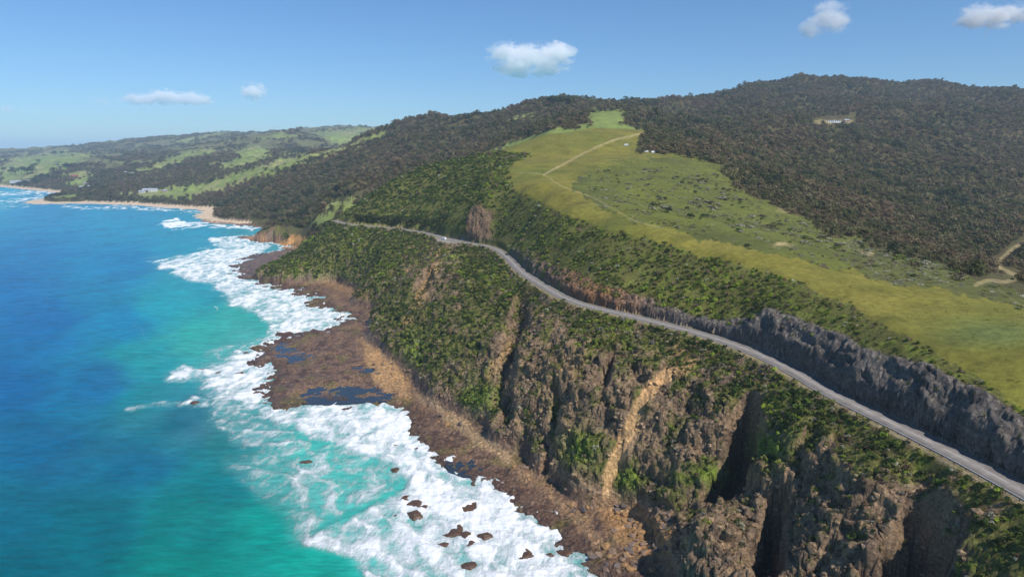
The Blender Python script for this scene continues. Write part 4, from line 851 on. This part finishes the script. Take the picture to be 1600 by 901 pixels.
ML = {k: fixed_leaf("foliage_" + k, c) for k, c in (("dark", lin(56, 66, 38)), ("green", lin(92, 106, 46)), ("pale", lin(148, 144, 122)), ("brown", lin(92, 82, 62)))}
M_BARK = simple("bark", tuple(lin(104, 90, 76)), 0.9, 0, 0.2, 3.0, 0.3)

# shrubs standing singly along the road edge
sh_me = {k: [clump_mesh("shrub_" + k, 200 + i * 7 + len(k), 170, 7, 0.11, material=ML[k]) for i in range(3)] for k in ML}
m_ = np.zeros(0); cnt = 0; tries = 0
while cnt < 190 and tries < 6000:
    tries += 1; k = pr.randrange(6, 150); off = pr.uniform(6.6, 15) if pr.random() < 0.75 else -pr.uniform(7.5, 22)
    x, y = ROAD[k, 0] + NRM[k, 0] * off, ROAD[k, 1] + NRM[k, 1] * off
    xa, ya = np.array([x]), np.array([y]); z = float(lookup(Zb, xa, ya)[0]); dd = float(segdist(xa, ya, ROAD)[0][0])
    if dd < 6.8 or int(lookup_near(CL, xa, ya)[0]) in (3, 6): continue
    kind = 'sea' if off > 0 else 'hill'; k_ = pr.choices(["green", "dark", "pale"], [.55, .35, .10])[0]; s = pr.uniform(0.9, 1.7)
    o = mesh_obj("shrub", pr.choice(sh_me[k_]), None, (x, y, z - 0.12)); o.scale = (s, s, s * pr.uniform(.7, 1)); o.rotation_euler = (0, 0, pr.uniform(0, 6.28))
    nm_ = {"green": "mid green", "dark": "dark green", "pale": "pale grey"}[k_]
    where_ = "beside the near guard rail" if k < 60 else ("across from the dark rock cutting" if k < 90 else "past the dark rock cutting")
    side_ = ("on the seaward road edge " if off > 0 else "on the inland road bank ") + where_
    tag(o, "%s rounded shrub %s" % (nm_, side_), "shrub", "%s shrubs %s" % (nm_, "along the seaward road edge" if off > 0 else "on the inland road bank")); cnt += 1
# bushes dotted over the paddock
clus = [(1012, 303, 5), (1030, 312, 7), (1042, 321, 7), (1022, 322, 4), (1060, 283, 6), (1078, 280, 8), (1098, 284, 7), (1112, 276, 6), (1090, 295, 5), (1085, 322, 8), (1102, 318, 9), (1118, 325, 8), (1128, 313, 8), (1100, 340, 6), (1135, 300, 6), (1150, 316, 6), (1155, 350, 8),
        (1165, 362, 5), (1180, 340, 6), (1200, 355, 6), (1215, 345, 6), (1238, 360, 7), (1250, 378, 6), (1262, 352, 6), (1290, 372, 8), (1310, 385, 8), (1325, 372, 7), (1350, 385, 7), (1380, 398, 7), (1410, 405, 8), (1435, 412, 8), (1460, 415, 8), (1005, 285, 5), (985, 290, 4), (965, 278, 4), (950, 265, 4), (1010, 268, 4), (1030, 262, 4), (1500, 430, 5)]
pad_me = [clump_mesh("paddock_bush_" + k, 300 + i, 90, 5, 0.15, material=ML[k]) for i, k in enumerate(("pale", "brown", "green", "dark"))]
for (u, v, n) in clus:
    for _ in range(n):
        k = pr.choices([0, 1, 2, 3], [.42, .22, .18, .18])[0]; p = on_ground(u + pr.gauss(0, 8), v + pr.gauss(0, 4), 250)
        if p[1] > 1000 or bool(lookup_near(gr, np.array([p[0]]), np.array([p[1]]))[0]): continue
        s = pr.uniform(1.5, 3.3); o = mesh_obj("paddock_bush", pad_me[k], None, (p[0], p[1], p[2] - .15)); o.scale = (s * 1.2, s * 1.2, s * .8); o.rotation_euler = (0, 0, pr.uniform(0, 6.28))
        c_ = ("pale grey", "brown", "green", "dark green")[k]
        pl_ = "at the top of the paddock near the dirt track" if v < 292 else ("in the middle of the green paddock" if u < 1190 else ("low on the paddock beside the pale sandy patch" if u < 1300 else "where the paddock runs into the scrub by the grass ridge"))
        tag(o, "%s %s bush %s" % ("large" if s > 2.5 else "small", c_, pl_), "bush", "%s bushes %s" % (c_, pl_))
for u, v, s, t in ((1020, 324, 4.2, "round dark bush, the left one of two large ones on the paddock"), (1043, 332, 4.4, "large round dark bush in the middle of the paddock beside grey bushes"), (1078, 341, 4.2, "large brownish bush at the paddock edge nearest the bare ridge"), (1168, 386, 2.4, "dark green bush alone near the pale ridge edge")):
    p = on_ground(u, v, 250); t0 = empty("large_bush", p); t0.scale = (s, s, s * .85)
    mesh_obj("crown", clump_mesh("large_bush_crown", int(u), 320, 9, 0.09, material=ML["dark"]), t0)
    mesh_obj("stem", clump_mesh("large_bush_stem", int(u) + 1, 0, 1, 0.1, 0.0, 1, True, material=M_BARK), t0); tag(t0, t, "bush")
for u, v, t in ((912, 303, "tiny dark tussock beside the worn trail on the open ridge"), (1075, 366, "tiny dark tussock on the pale ridge, the left of a pair"), (1087, 367, "tiny dark tussock on the pale ridge, the right of a pair")):
    p = on_ground(u, v, 250); o = mesh_obj("tussock", pad_me[3], None, p); o.scale = (1.1, 1.1, 1.0); tag(o, t, "tussock")

# trees that stand apart, each with trunk and crown
def tree(u, v, h, label, group=None, k="dark", w=0.9, y0=250, y1=9000, pos=None):
    p = pos or on_ground(u, v, y0, y1); t = empty("tree", p, pr.uniform(0, 6.28)); t.scale = (h * w, h * w, h)
    mesh_obj("crown", crown_me[k][pr.randrange(3)], t); mesh_obj("trunk", trunk_me, t); tag(t, label, "tree", group); return t
crown_me = {k: [clump_mesh("crown_" + k, 400 + i, 220, 9, 0.075, 0.18, 0.85, False, 0.38, material=ML[k]) for i in range(3)] for k in ("dark", "green")}
trunk_me = clump_mesh("trunk", 1, 0, 1, 0.1, 0.1, 1, True, material=M_BARK)
tree(292, 297, 16, "single dark round tree standing in the green coastal pasture", y0=1500); tree(85, 243, 34, "far dark tree on the pale hilltop pasture, the left of two", y0=2600); tree(97, 243, 34, "far dark tree on the pale hilltop pasture, the right of two", y0=2600)
tree(60, 256, 26, "small dark tree on the pale slope below the two hilltop trees", y0=2600); tree(289, 300, 10, "small dark tree close below the single pasture tree", y0=1500)
for i in range(9): tree(8 + i * 6 + pr.uniform(-3, 3), 268 + pr.uniform(-4, 6), pr.uniform(24, 34), "dark tree in the clump at the far left edge above the surf beach", "dark trees in the far left clump", y0=2600)
for i in range(14): tree(858 + i * 2.6, 163 + pr.uniform(-1, 2), pr.uniform(15, 22), "dark pine in the small grove on the crest left of the grass strip", "dark pines on the crest grove", y0=1300)
for i in range(22):
    u = 548 + i * 6.4; q = road_pts and None; j = int(np.argmin(np.abs(project(ROAD[:, 0], ROAD[:, 1], ROAD[:, 2])[0] - u))); off = -pr.uniform(8.5, 12)
    x, y = ROAD[j, 0] + NRM[j, 0] * off, ROAD[j, 1] + NRM[j, 1] * off; z = float(lookup(Zb, np.array([x]), np.array([y]))[0])
    tree(0, 0, pr.uniform(6.5, 9.5), "dark roadside tree in the row on the inland side of the far road", "dark trees along the far road", k="dark", w=1.0, pos=(x, y, z - .3))
for u, v, t in ((1392, 400, "dark"), (600, 305, "green")): pass

# rocks standing in the surf
M_WET = simple("wet_rock", tuple(lin(96, 72, 56, .8)), 0.55, 0, 0.4, 1.3, 0.4)
surf_me = [rock_mesh("surf_rock", 500 + i, M_WET, 3, 0.25) for i in range(6)]
SR_ = [(633, 776, 3.6, "long brown rock, topmost of the cluster in the white surf"), (648, 790, 3.4, "brown rock in the middle of the surf rock cluster"), (650, 806, 3.6, "big brown boulder at the bottom of the surf rock cluster"), (626, 806, 1.9, "small dark rock at the lower left of the surf rock cluster"),
       (660, 792, 1.6, "small rock at the right side of the surf rock cluster"), (677, 764, 1.4, "small round rock alone in foam above the surf rock cluster"), (544, 638, 2.6, "low brown rock in foam just off the big rock shelf"), (303, 630, 2.8, "brown rock in the outlying burst of foam below the big wave splash"), (316, 578, 2.2, "dark low rock in the outermost breaking splash"), (342, 582, 1.7, "small dark rock second from the outermost splash"),
       (375, 583, 2.4, "dark rock in the foam between outer splash and shelf"), (480, 722, 2.0, "rock washed over by a splash, well out in turquoise water"), (615, 695, 1.8, "dark small rock in foam left of the shelf edge"), (617, 735, 2.4, "dark low rock in foam left of the grey shelf pool"), (640, 725, 1.8, "thin brown rock in foam beside the shelf edge"),
       (655, 700, 1.7, "small rock next to the ragged shelf edge in foam"), (690, 852, 2.2, "small dark rock in foam, left of the long low reef"), (735, 850, 2.2, "rock stub in foam right of the long low reef"), (710, 830, 3.8, "long low brown reef rock in the white surf"), (725, 838, 3.0, "right end rock of the long low reef"), (760, 838, 2.6, "brown rock between reef and shelf in white foam"),
       (740, 790, 3.4, "brown rock near the shelf under a tongue of foam"), (725, 795, 2.4, "dark rock in the foam tongue left of the shelf"), (735, 885, 2.8, "dark rock low in the frame in thick surf"), (820, 865, 3.0, "grey rock awash near the shelf at the bottom"), (882, 865, 2.4, "dark rock awash beside the boulder shore at the bottom"), (860, 868, 1.8, "small dark rock awash left of the boulder shore"),
       (395, 400, 3.2, "dark reef rock in the far surf below the point"), (360, 428, 2.6, "thin dark reef rock in the far white surf"), (415, 448, 2.4, "dark reef rock in surf near the narrow brown shelf"), (352, 440, 2.2, "small dark rock in the outer far surf"), (395, 545, 2.4, "dark rock at the upper corner of the big shelf"), (385, 552, 2.2, "dark flat rock off the upper corner of the big shelf")]
for i, (u, v, s, t) in enumerate(SR_):
    p = P(u, v, z=0); q = s * (1.35 if v > 560 else 1.6); o = mesh_obj("surf_rock", surf_me[i % 6], None, (p[0], p[1], -0.18 * q)); o.scale = (q * pr.uniform(1, 1.5), q * pr.uniform(.8, 1.1), q * .62); o.rotation_euler = (0, 0, pr.uniform(-.5, .5)); tag(o, t, "rock")
# boulders at the cliff foot
B_me = [rock_mesh("boulder", 560 + i, simple("boulder_rock_%d" % i, tuple(lin(*c)), 0.8, 0, 0.3, 1.0, 0.35), 3, 0.2) for i, c in enumerate(((128, 106, 88), (104, 92, 86), (150, 116, 78)))]
for i in range(110):
    u, v = pr.choice([(970, 800), (1000, 850), (1040, 840), (940, 860), (985, 880), (900, 790), (820, 730), (700, 650), (1050, 810), (620, 580), (1010, 820), (960, 880)]); p = on_ground(u + pr.gauss(0, 18), v + pr.gauss(0, 14), 150, 500)
    if p[2] < .5: continue
    s = pr.uniform(.8, 2.0); o = mesh_obj("boulder", B_me[pr.choices([0, 1, 2], [.4, .25, .35])[0]], None, (p[0], p[1], p[2] + s * .12)); o.scale = (s, s * pr.uniform(.7, 1), s * pr.uniform(.6, .9)); o.rotation_euler = (pr.uniform(-.3, .3), pr.uniform(-.3, .3), pr.uniform(0, 6.28))
    bc_ = ("brown", "grey", "tan")[B_me.index(o.data)]; pl_ = "below the orange landslide scar" if u > 930 else ("on the shelf under the tall rock face" if u > 760 else "at the inner edge of the wide rock shelf")
    tag(o, "%s %s boulder lying %s" % ("big" if s > 1.4 else "small", bc_, pl_), "boulder", "%s boulders %s" % (bc_, pl_))

# guard rail on the seaward edge of the near road
import bmesh
M_STEEL = simple("galvanised_steel", (0.42, 0.43, 0.44), 0.45, 0.7); M_POST = simple("post_wood", tuple(lin(92, 82, 70)), 0.85, 0, .2, 3, .3)
def box_mesh(name, sx, sy, sz, material, z0=0.0, bev=0.0):
    bm = bmesh.new(); bmesh.ops.create_cube(bm, size=1.0)
    for v in bm.verts: v.co = Vector((v.co.x * sx, v.co.y * sy, (v.co.z + .5) * sz + z0))
    if bev: bmesh.ops.bevel(bm, geom=bm.edges[:], offset=bev, segments=2, affect='EDGES')
    me = bpy.data.meshes.new(name); bm.to_mesh(me); bm.free(); me.materials.append(material); return me
ks = [k for k in range(2, 60)]
rail = empty("guard_rail", (ROAD[20, 0] + NRM[20, 0] * 4.5, ROAD[20, 1] + NRM[20, 1] * 4.5, RZ - .1)); ro = Vector(rail.location)
prof = [(0.0, .62), (.05, .58), (.0, .52), (.0, .48), (.05, .42), (.0, .38)]
vs = np.array([[(ROAD[k, 0] + NRM[k, 0] * (4.45 - a_) - ro.x, ROAD[k, 1] + NRM[k, 1] * (4.45 - a_) - ro.y, b_) for a_, b_ in prof] for k in ks]).reshape(-1, 3)
i_ = np.arange(len(ks) * 6).reshape(-1, 6); q_ = np.stack([i_[:-1, :-1], i_[:-1, 1:], i_[1:, 1:], i_[1:, :-1]], -1).reshape(-1, 4)
o = mesh_from("rail_beam", vs, q_, M_STEEL, False); o.parent = rail; sm_ = o.modifiers.new("thick", 'SOLIDIFY'); sm_.thickness = 0.012
pm = box_mesh("post", .14, .18, .85, M_POST, -.2)
for k in ks[::2]: mesh_obj("post", pm, rail, (ROAD[k, 0] + NRM[k, 0] * 4.58 - ro.x, ROAD[k, 1] + NRM[k, 1] * 4.58 - ro.y, 0)).rotation_euler = (0, 0, math.atan2(NRM[k, 1], NRM[k, 0]))
tag(rail, "low steel guard rail on posts along the seaward edge of the near road", "guard rail")

# vehicles
M_GLASS = simple("car_glass", (0.02, 0.025, 0.03), 0.08, 0, .6); M_TYRE = simple("tyre_rubber", (0.02, 0.02, 0.02), .8); M_RIM = simple("wheel_rim", (.5, .5, .52), .3, .9); M_LAMP = simple("lamp_lens", (.7, .7, .65), .15); M_TAIL = simple("tail_lens", (.4, .02, .02), .2)
def loft(name, secs, material):
    """cross-sections (y, half width, z0, z1, top half width)"""
    vs, fs = [], []
    for y, w, z0, z1, tw in secs: vs += [(-w, y, z0), (-w, y, (z0 + z1) / 2), (-tw, y, z1), (tw, y, z1), (w, y, (z0 + z1) / 2), (w, y, z0)]
    for i in range(len(secs) - 1):
        for j in range(6): fs.append((i * 6 + j, i * 6 + (j + 1) % 6, (i + 1) * 6 + (j + 1) % 6, (i + 1) * 6 + j))
    fs += [tuple(range(5, -1, -1)), tuple(range((len(secs) - 1) * 6, len(secs) * 6))]
    me = bpy.data.meshes.new(name); me.from_pydata(vs, [], fs); me.materials.append(material); me.update(); bm = bmesh.new(); bm.from_mesh(me); bmesh.ops.recalc_face_normals(bm, faces=bm.faces); bmesh.ops.bevel(bm, geom=bm.edges[:], offset=.03, segments=2, affect='EDGES'); bm.to_mesh(me); bm.free(); return me
def cyl_mesh(name, r, w, material, n=20):
    bm = bmesh.new(); bmesh.ops.create_cone(bm, cap_ends=True, segments=n, radius1=r, radius2=r, depth=w)
    for v in bm.verts: v.co = Vector((v.co.z, v.co.x, v.co.y))
    me = bpy.data.meshes.new(name); bm.to_mesh(me); bm.free(); me.materials.append(material); return me
def vehicle(name, loc, rz, paint, label, cat, van=False):
    t = empty(name, loc, rz); L_ = 5.6 if van else 4.4; hw = 1.0 if van else .88
    if van:
        body = [(-2.8, .95, .35, 2.5, .85), (-2.7, 1.0, .3, 2.6, .9), (1.5, 1.0, .3, 2.6, .9), (2.0, 1.0, .3, 1.5, .92), (2.8, .92, .35, 1.1, .85)]; glass = [(1.52, .86, 1.55, 2.35, .8), (2.05, .84, 1.5, 1.6, .8)]
    else:
        body = [(-2.2, .8, .35, .85, .74), (-2.05, .87, .28, .95, .8), (-1.2, .88, .25, .98, .84), (1.0, .88, .25, .95, .84), (2.0, .86, .28, .78, .8), (2.2, .78, .35, .7, .72)]; glass = [(-1.75, .74, .93, 1.0, .7), (-1.1, .78, .93, 1.42, .62), (.2, .78, .93, 1.45, .62), (1.0, .76, .93, .98, .7)]
        mesh_obj("roof", loft("car_roof", [(-1.12, .64, 1.40, 1.48, .55), (.22, .64, 1.42, 1.5, .55)], paint), t)
    mesh_obj("body", loft(name + "_body", body, paint), t); mesh_obj("windows", loft(name + "_glass", glass, M_GLASS), t)
    for sx in (-1, 1):
        for y in (-L_ * .31, L_ * .31):
            w_ = mesh_obj("wheel", cyl_mesh("wheel", .34, .22, M_TYRE), t, (sx * (hw - .08), y, .34)); mesh_obj("rim", cyl_mesh("rim", .2, .24, M_RIM), w_)
        mesh_obj("headlight", box_mesh("headlight", .3, .08, .14, M_LAMP), t, (sx * .6, L_ / 2 - .03, .62)); mesh_obj("tail_light", box_mesh("tail_light", .24, .08, .16, M_TAIL), t, (sx * .65, -L_ / 2 + .03, .7))
    tag(t, label, cat); return t
def on_road(u, off):
    j = int(np.argmin(np.hypot(*(np.array(project(ROAD[:, 0], ROAD[:, 1], ROAD[:, 2])) - np.array(u)[:, None])))); return (ROAD[j, 0] + NRM[j, 0] * off, ROAD[j, 1] + NRM[j, 1] * off, RZ + .13 - abs(off) * .0155), math.atan2(-(gd[j, 0]), gd[j, 1])
M_PDARK = simple("dark_blue_paint", (0.03, 0.035, 0.06), .3, .2); M_PWHITE = simple("white_paint", (.78, .78, .76), .35)
l, rz = on_road((790, 397), -1.7); vehicle("parked_car" if False else "car", l, rz + math.pi, M_PDARK, "dark car driving on the road bend above the vegetated cliff", "car")
l, rz = on_road((701, 375), 5.2); vehicle("van", (l[0], l[1], RZ - .1), rz + .3, M_PWHITE, "white van parked on the seaward side of the lay-by", "van", True)
for i, (u, v, t) in enumerate(((978, 228, "white camper at the forest edge, the one farthest left of the three"), (1009, 238, "white camper parked under the dark forest edge, between the other two"), (1020, 239, "white camper at the forest edge, the one farthest right of the three"))):
    p = on_ground(u, v, 500, 1200); vehicle("camper", p, 1.3 + i * .4, M_PWHITE, t, "camper", True)

# houses
M_WIN = simple("window_glass", (.03, .04, .06), .1); M_DOOR = simple("door_wood", tuple(lin(90, 70, 55)), .7)
def house(u, v, w, d, h, wall, roof, label, group=None, y0=1400, rz=0.0, flat=False, pos=None, nwin=4):
    p = pos or on_ground(u, v, y0, 8000); t = empty("house", (p[0], p[1], p[2] - 0.4), rz)
    mesh_obj("wall", box_mesh("house_wall", w, d, h + 1, wall), t, (0, 0, 0)); rf = bmesh.new(); o_ = .6; rh = (0.6 if flat else d * .28)
    a_ = [(-w / 2 - o_, -d / 2 - o_, h + 1.003), (w / 2 + o_, -d / 2 - o_, h + 1.003), (w / 2 + o_, d / 2 + o_, h + 1.003), (-w / 2 - o_, d / 2 + o_, h + 1.003), (-w / 2 - o_ * .5, 0, h + 1 + rh), (w / 2 + o_ * .5, 0, h + 1 + rh)]
    q = [rf.verts.new(x) for x in a_]
    for f in ((0, 1, 5, 4), (2, 3, 4, 5), (0, 4, 3), (1, 2, 5), (3, 2, 1, 0)): rf.faces.new([q[i] for i in f])
    me = bpy.data.meshes.new("house_roof"); rf.to_mesh(me); rf.free(); me.materials.append(roof); ro_ = mesh_obj("roof", me, t)
    mesh_obj("chimney", box_mesh("chimney", .9, .9, 2.2, wall, h + 1), ro_, (w * .25, d * .1, 0))
    wm = box_mesh("window", w / nwin * .5, .12, h * .45, M_WIN)
    for k in range(nwin): mesh_obj("window", wm, t, ((k + .5) / nwin * w - w / 2, -d / 2 - .03, 1 + h * .3))
    mesh_obj("door", box_mesh("door", 1.2, .14, 2.2, M_DOOR), t, (w * .02, -d / 2 - .05, 1)); tag(t, label, "house", group); return t
W_W, W_T, W_B = simple("white_render", (.78, .77, .74), .7), simple("tan_render", tuple(lin(190, 165, 135)), .8), simple("brown_timber", tuple(lin(120, 90, 72)), .8)
R_G, R_R, R_B = simple("grey_roof", tuple(lin(165, 172, 182)), .5), simple("red_roof", tuple(lin(170, 100, 88)), .7), simple("blue_grey_roof", tuple(lin(118, 134, 158)), .45)
house(1298, 192, 42, 15, 4.5, W_W, R_B, "long low house with a blue grey roof alone in the forest clearing", y0=1000, rz=.1, nwin=8, flat=True); house(1322, 191, 13, 10, 4, W_T, R_G, "small tan annexe at the right end of the long forest house", y0=1000, rz=.1)
house(235, 299, 44, 14, 5, W_W, R_G, "longest white building in the coastal pasture", rz=.2, nwin=8); house(222, 301, 18, 10, 4, W_W, R_G, "small white shed just left of the longest white pasture building"); house(258, 300, 14, 10, 4, W_T, R_G, "tan farm building at the right of the longest white pasture building")
house(25, 286, 46, 18, 6, W_W, R_G, "white building alone above the surf beach at the far left", y0=2200, nwin=7); house(117, 277, 26, 14, 6, W_B, R_R, "red roofed house in a clearing above the headland", y0=2200)
for i, (u, v) in enumerate(((128, 294), (134, 297), (140, 293), (133, 288), (146, 298), (122, 299))): house(u, v, 15, 10, 5, (W_W, W_T)[i % 2], R_G, "small pale house in the hamlet cluster behind the headland", "hamlet houses behind the headland", y0=1800, rz=i * .5)
for i, (u, v) in enumerate(((198, 271), (203, 267), (207, 273), (44, 283))): house(u, v, 15, 10, 5, W_W, R_G, ("white house on the wooded slope, lowest left of its group", "white house on the wooded slope, topmost of its group", "white house on the wooded slope, right of its group", "small white house right of the lone white beach building")[i], y0=2200, rz=i * .6)

# ---------------------------------------------------------------- clouds (real volumes far beyond the hills)
def cloud(u, v, w_px, h_px, dist, dens, seed, label, blobs):
    p = P(u, v, Y=dist); k = dist / FPX; sx, sz = w_px * k / 2, h_px * k / 2; sy = sx * .7
    bm = icos(3)
    me = bpy.data.meshes.new("cloud"); bm.to_mesh(me); bm.free()
    m = bpy.data.materials.new("cloud_vapour"); m.use_nodes = True; nt = m.node_tree; nt.nodes.remove(nt.nodes["Principled BSDF"]); L = nt.links
    pv = nd(nt, "ShaderNodeVolumePrincipled"); pv.inputs["Color"].default_value = (1, 1, 1, 1); pv.inputs["Anisotropy"].default_value = -0.1
    tc = nd(nt, "ShaderNodeTexCoord"); no = nd(nt, "ShaderNodeTexNoise"); no.inputs["Scale"].default_value = 2.6; no.inputs["Detail"].default_value = 8; no.inputs["Roughness"].default_value = .62
    mp = nd(nt, "ShaderNodeMapping"); mp.inputs["Location"].default_value = (seed * 3.1, seed, 0); mp.inputs["Scale"].default_value = (sx / sz * .55, 1, 1.0); L.new(tc.outputs["Object"], mp.inputs["Vector"]); L.new(mp.outputs[0], no.inputs["Vector"])
    acc = None
    for bx, bz, br in blobs:
        sb_ = nd(nt, "ShaderNodeVectorMath", operation='SUBTRACT'); L.new(tc.outputs["Object"], sb_.inputs[0]); sb_.inputs[1].default_value = (bx, 0, bz)
        sc_ = nd(nt, "ShaderNodeVectorMath", operation='MULTIPLY'); L.new(sb_.outputs[0], sc_.inputs[0]); sc_.inputs[1].default_value = (1 / br, 1.2, 1 / min(br * 1.5, 1.0))
        le = nd(nt, "ShaderNodeVectorMath", operation='LENGTH'); L.new(sc_.outputs[0], le.inputs[0]); iv = nd(nt, "ShaderNodeMath", operation='SUBTRACT'); iv.inputs[0].default_value = 1; L.new(le.outputs["Value"], iv.inputs[1])
        if acc is None: acc = iv.outputs[0]
        else: mxn = nd(nt, "ShaderNodeMath", operation='MAXIMUM'); L.new(acc, mxn.inputs[0]); L.new(iv.outputs[0], mxn.inputs[1]); acc = mxn.outputs[0]
    a1 = nd(nt, "ShaderNodeMath", operation='MULTIPLY_ADD'); L.new(no.outputs[0], a1.inputs[0]); a1.inputs[1].default_value = 2.7; a1.inputs[2].default_value = -1.5
    a2 = nd(nt, "ShaderNodeMath", operation='ADD'); L.new(a1.outputs[0], a2.inputs[0]); L.new(acc, a2.inputs[1])
    mr = nd(nt, "ShaderNodeMapRange", interpolation_type='SMOOTHSTEP'); mr.inputs[1].default_value = 0.05; mr.inputs[2].default_value = .6; mr.inputs[3].default_value = 0; mr.inputs[4].default_value = dens; L.new(a2.outputs[0], mr.inputs[0])
    L.new(mr.outputs[0], pv.inputs["Density"]); L.new(pv.outputs[0], nt.nodes["Material Output"].inputs["Volume"]); me.materials.append(m)
    o = mesh_obj("cloud", me, None, p); o.scale = (sx, sy, sz); tag(o, label, "cloud")
CD = 15000
cloud(828, 91, 158, 58, CD, .007, 1, "largest white cumulus puff above the middle of the hills", [(-.5, .25, .4), (-.1, .1, .5), (.5, .25, .5), (-.25, -.4, .5), (.3, -.35, .5)])
cloud(1284, 30, 100, 70, CD, .0045, 2, "ragged white puff with wisps near the top, above the main hill", [(.15, .1, .55), (-.35, -.35, .35), (.5, -.05, .45)])
cloud(1550, 28, 120, 62, CD, .007, 3, "white cloud cut by the right edge of the sky", [(-.4, .05, .5), (.1, 0, .45), (.6, .15, .4)])
cloud(264, 155, 150, 34, CD, .009, 4, "long thin flat cloud low over the far coast", [(-.6, 0, .4), (-.05, .15, .5), (.5, 0, .45)])
cloud(397, 143, 56, 34, CD, .012, 5, "small bright puff right of the long flat cloud", [(0, 0, .8), (-.4, 0, .4)])
cloud(160, 159, 40, 16, CD, .003, 6, "faint tiny wisp left of the long flat cloud", [(0, 0, .8)])
cloud(10, 172, 50, 20, CD, .0028, 7, "faint greyish wisp at the left edge of the sky", [(0, 0, .8)])

# ---------------------------------------------------------------- haze
hz = box_mesh("haze_volume", 48000, 48000, 540 + 24, None, -20.0); hm = bpy.data.materials.new("thin_haze"); hm.use_nodes = True; nt = hm.node_tree; nt.nodes.remove(nt.nodes["Principled BSDF"])
pv = nd(nt, "ShaderNodeVolumePrincipled"); pv.inputs["Color"].default_value = (0.62, 0.80, 1.0, 1); pv.inputs["Density"].default_value = 6.5e-5; pv.inputs["Anisotropy"].default_value = 0.0
nt.links.new(pv.outputs[0], nt.nodes["Material Output"].inputs["Volume"]); hz.materials.clear(); hz.materials.append(hm); o = mesh_obj("haze", hz); tag(o, kind="stuff")
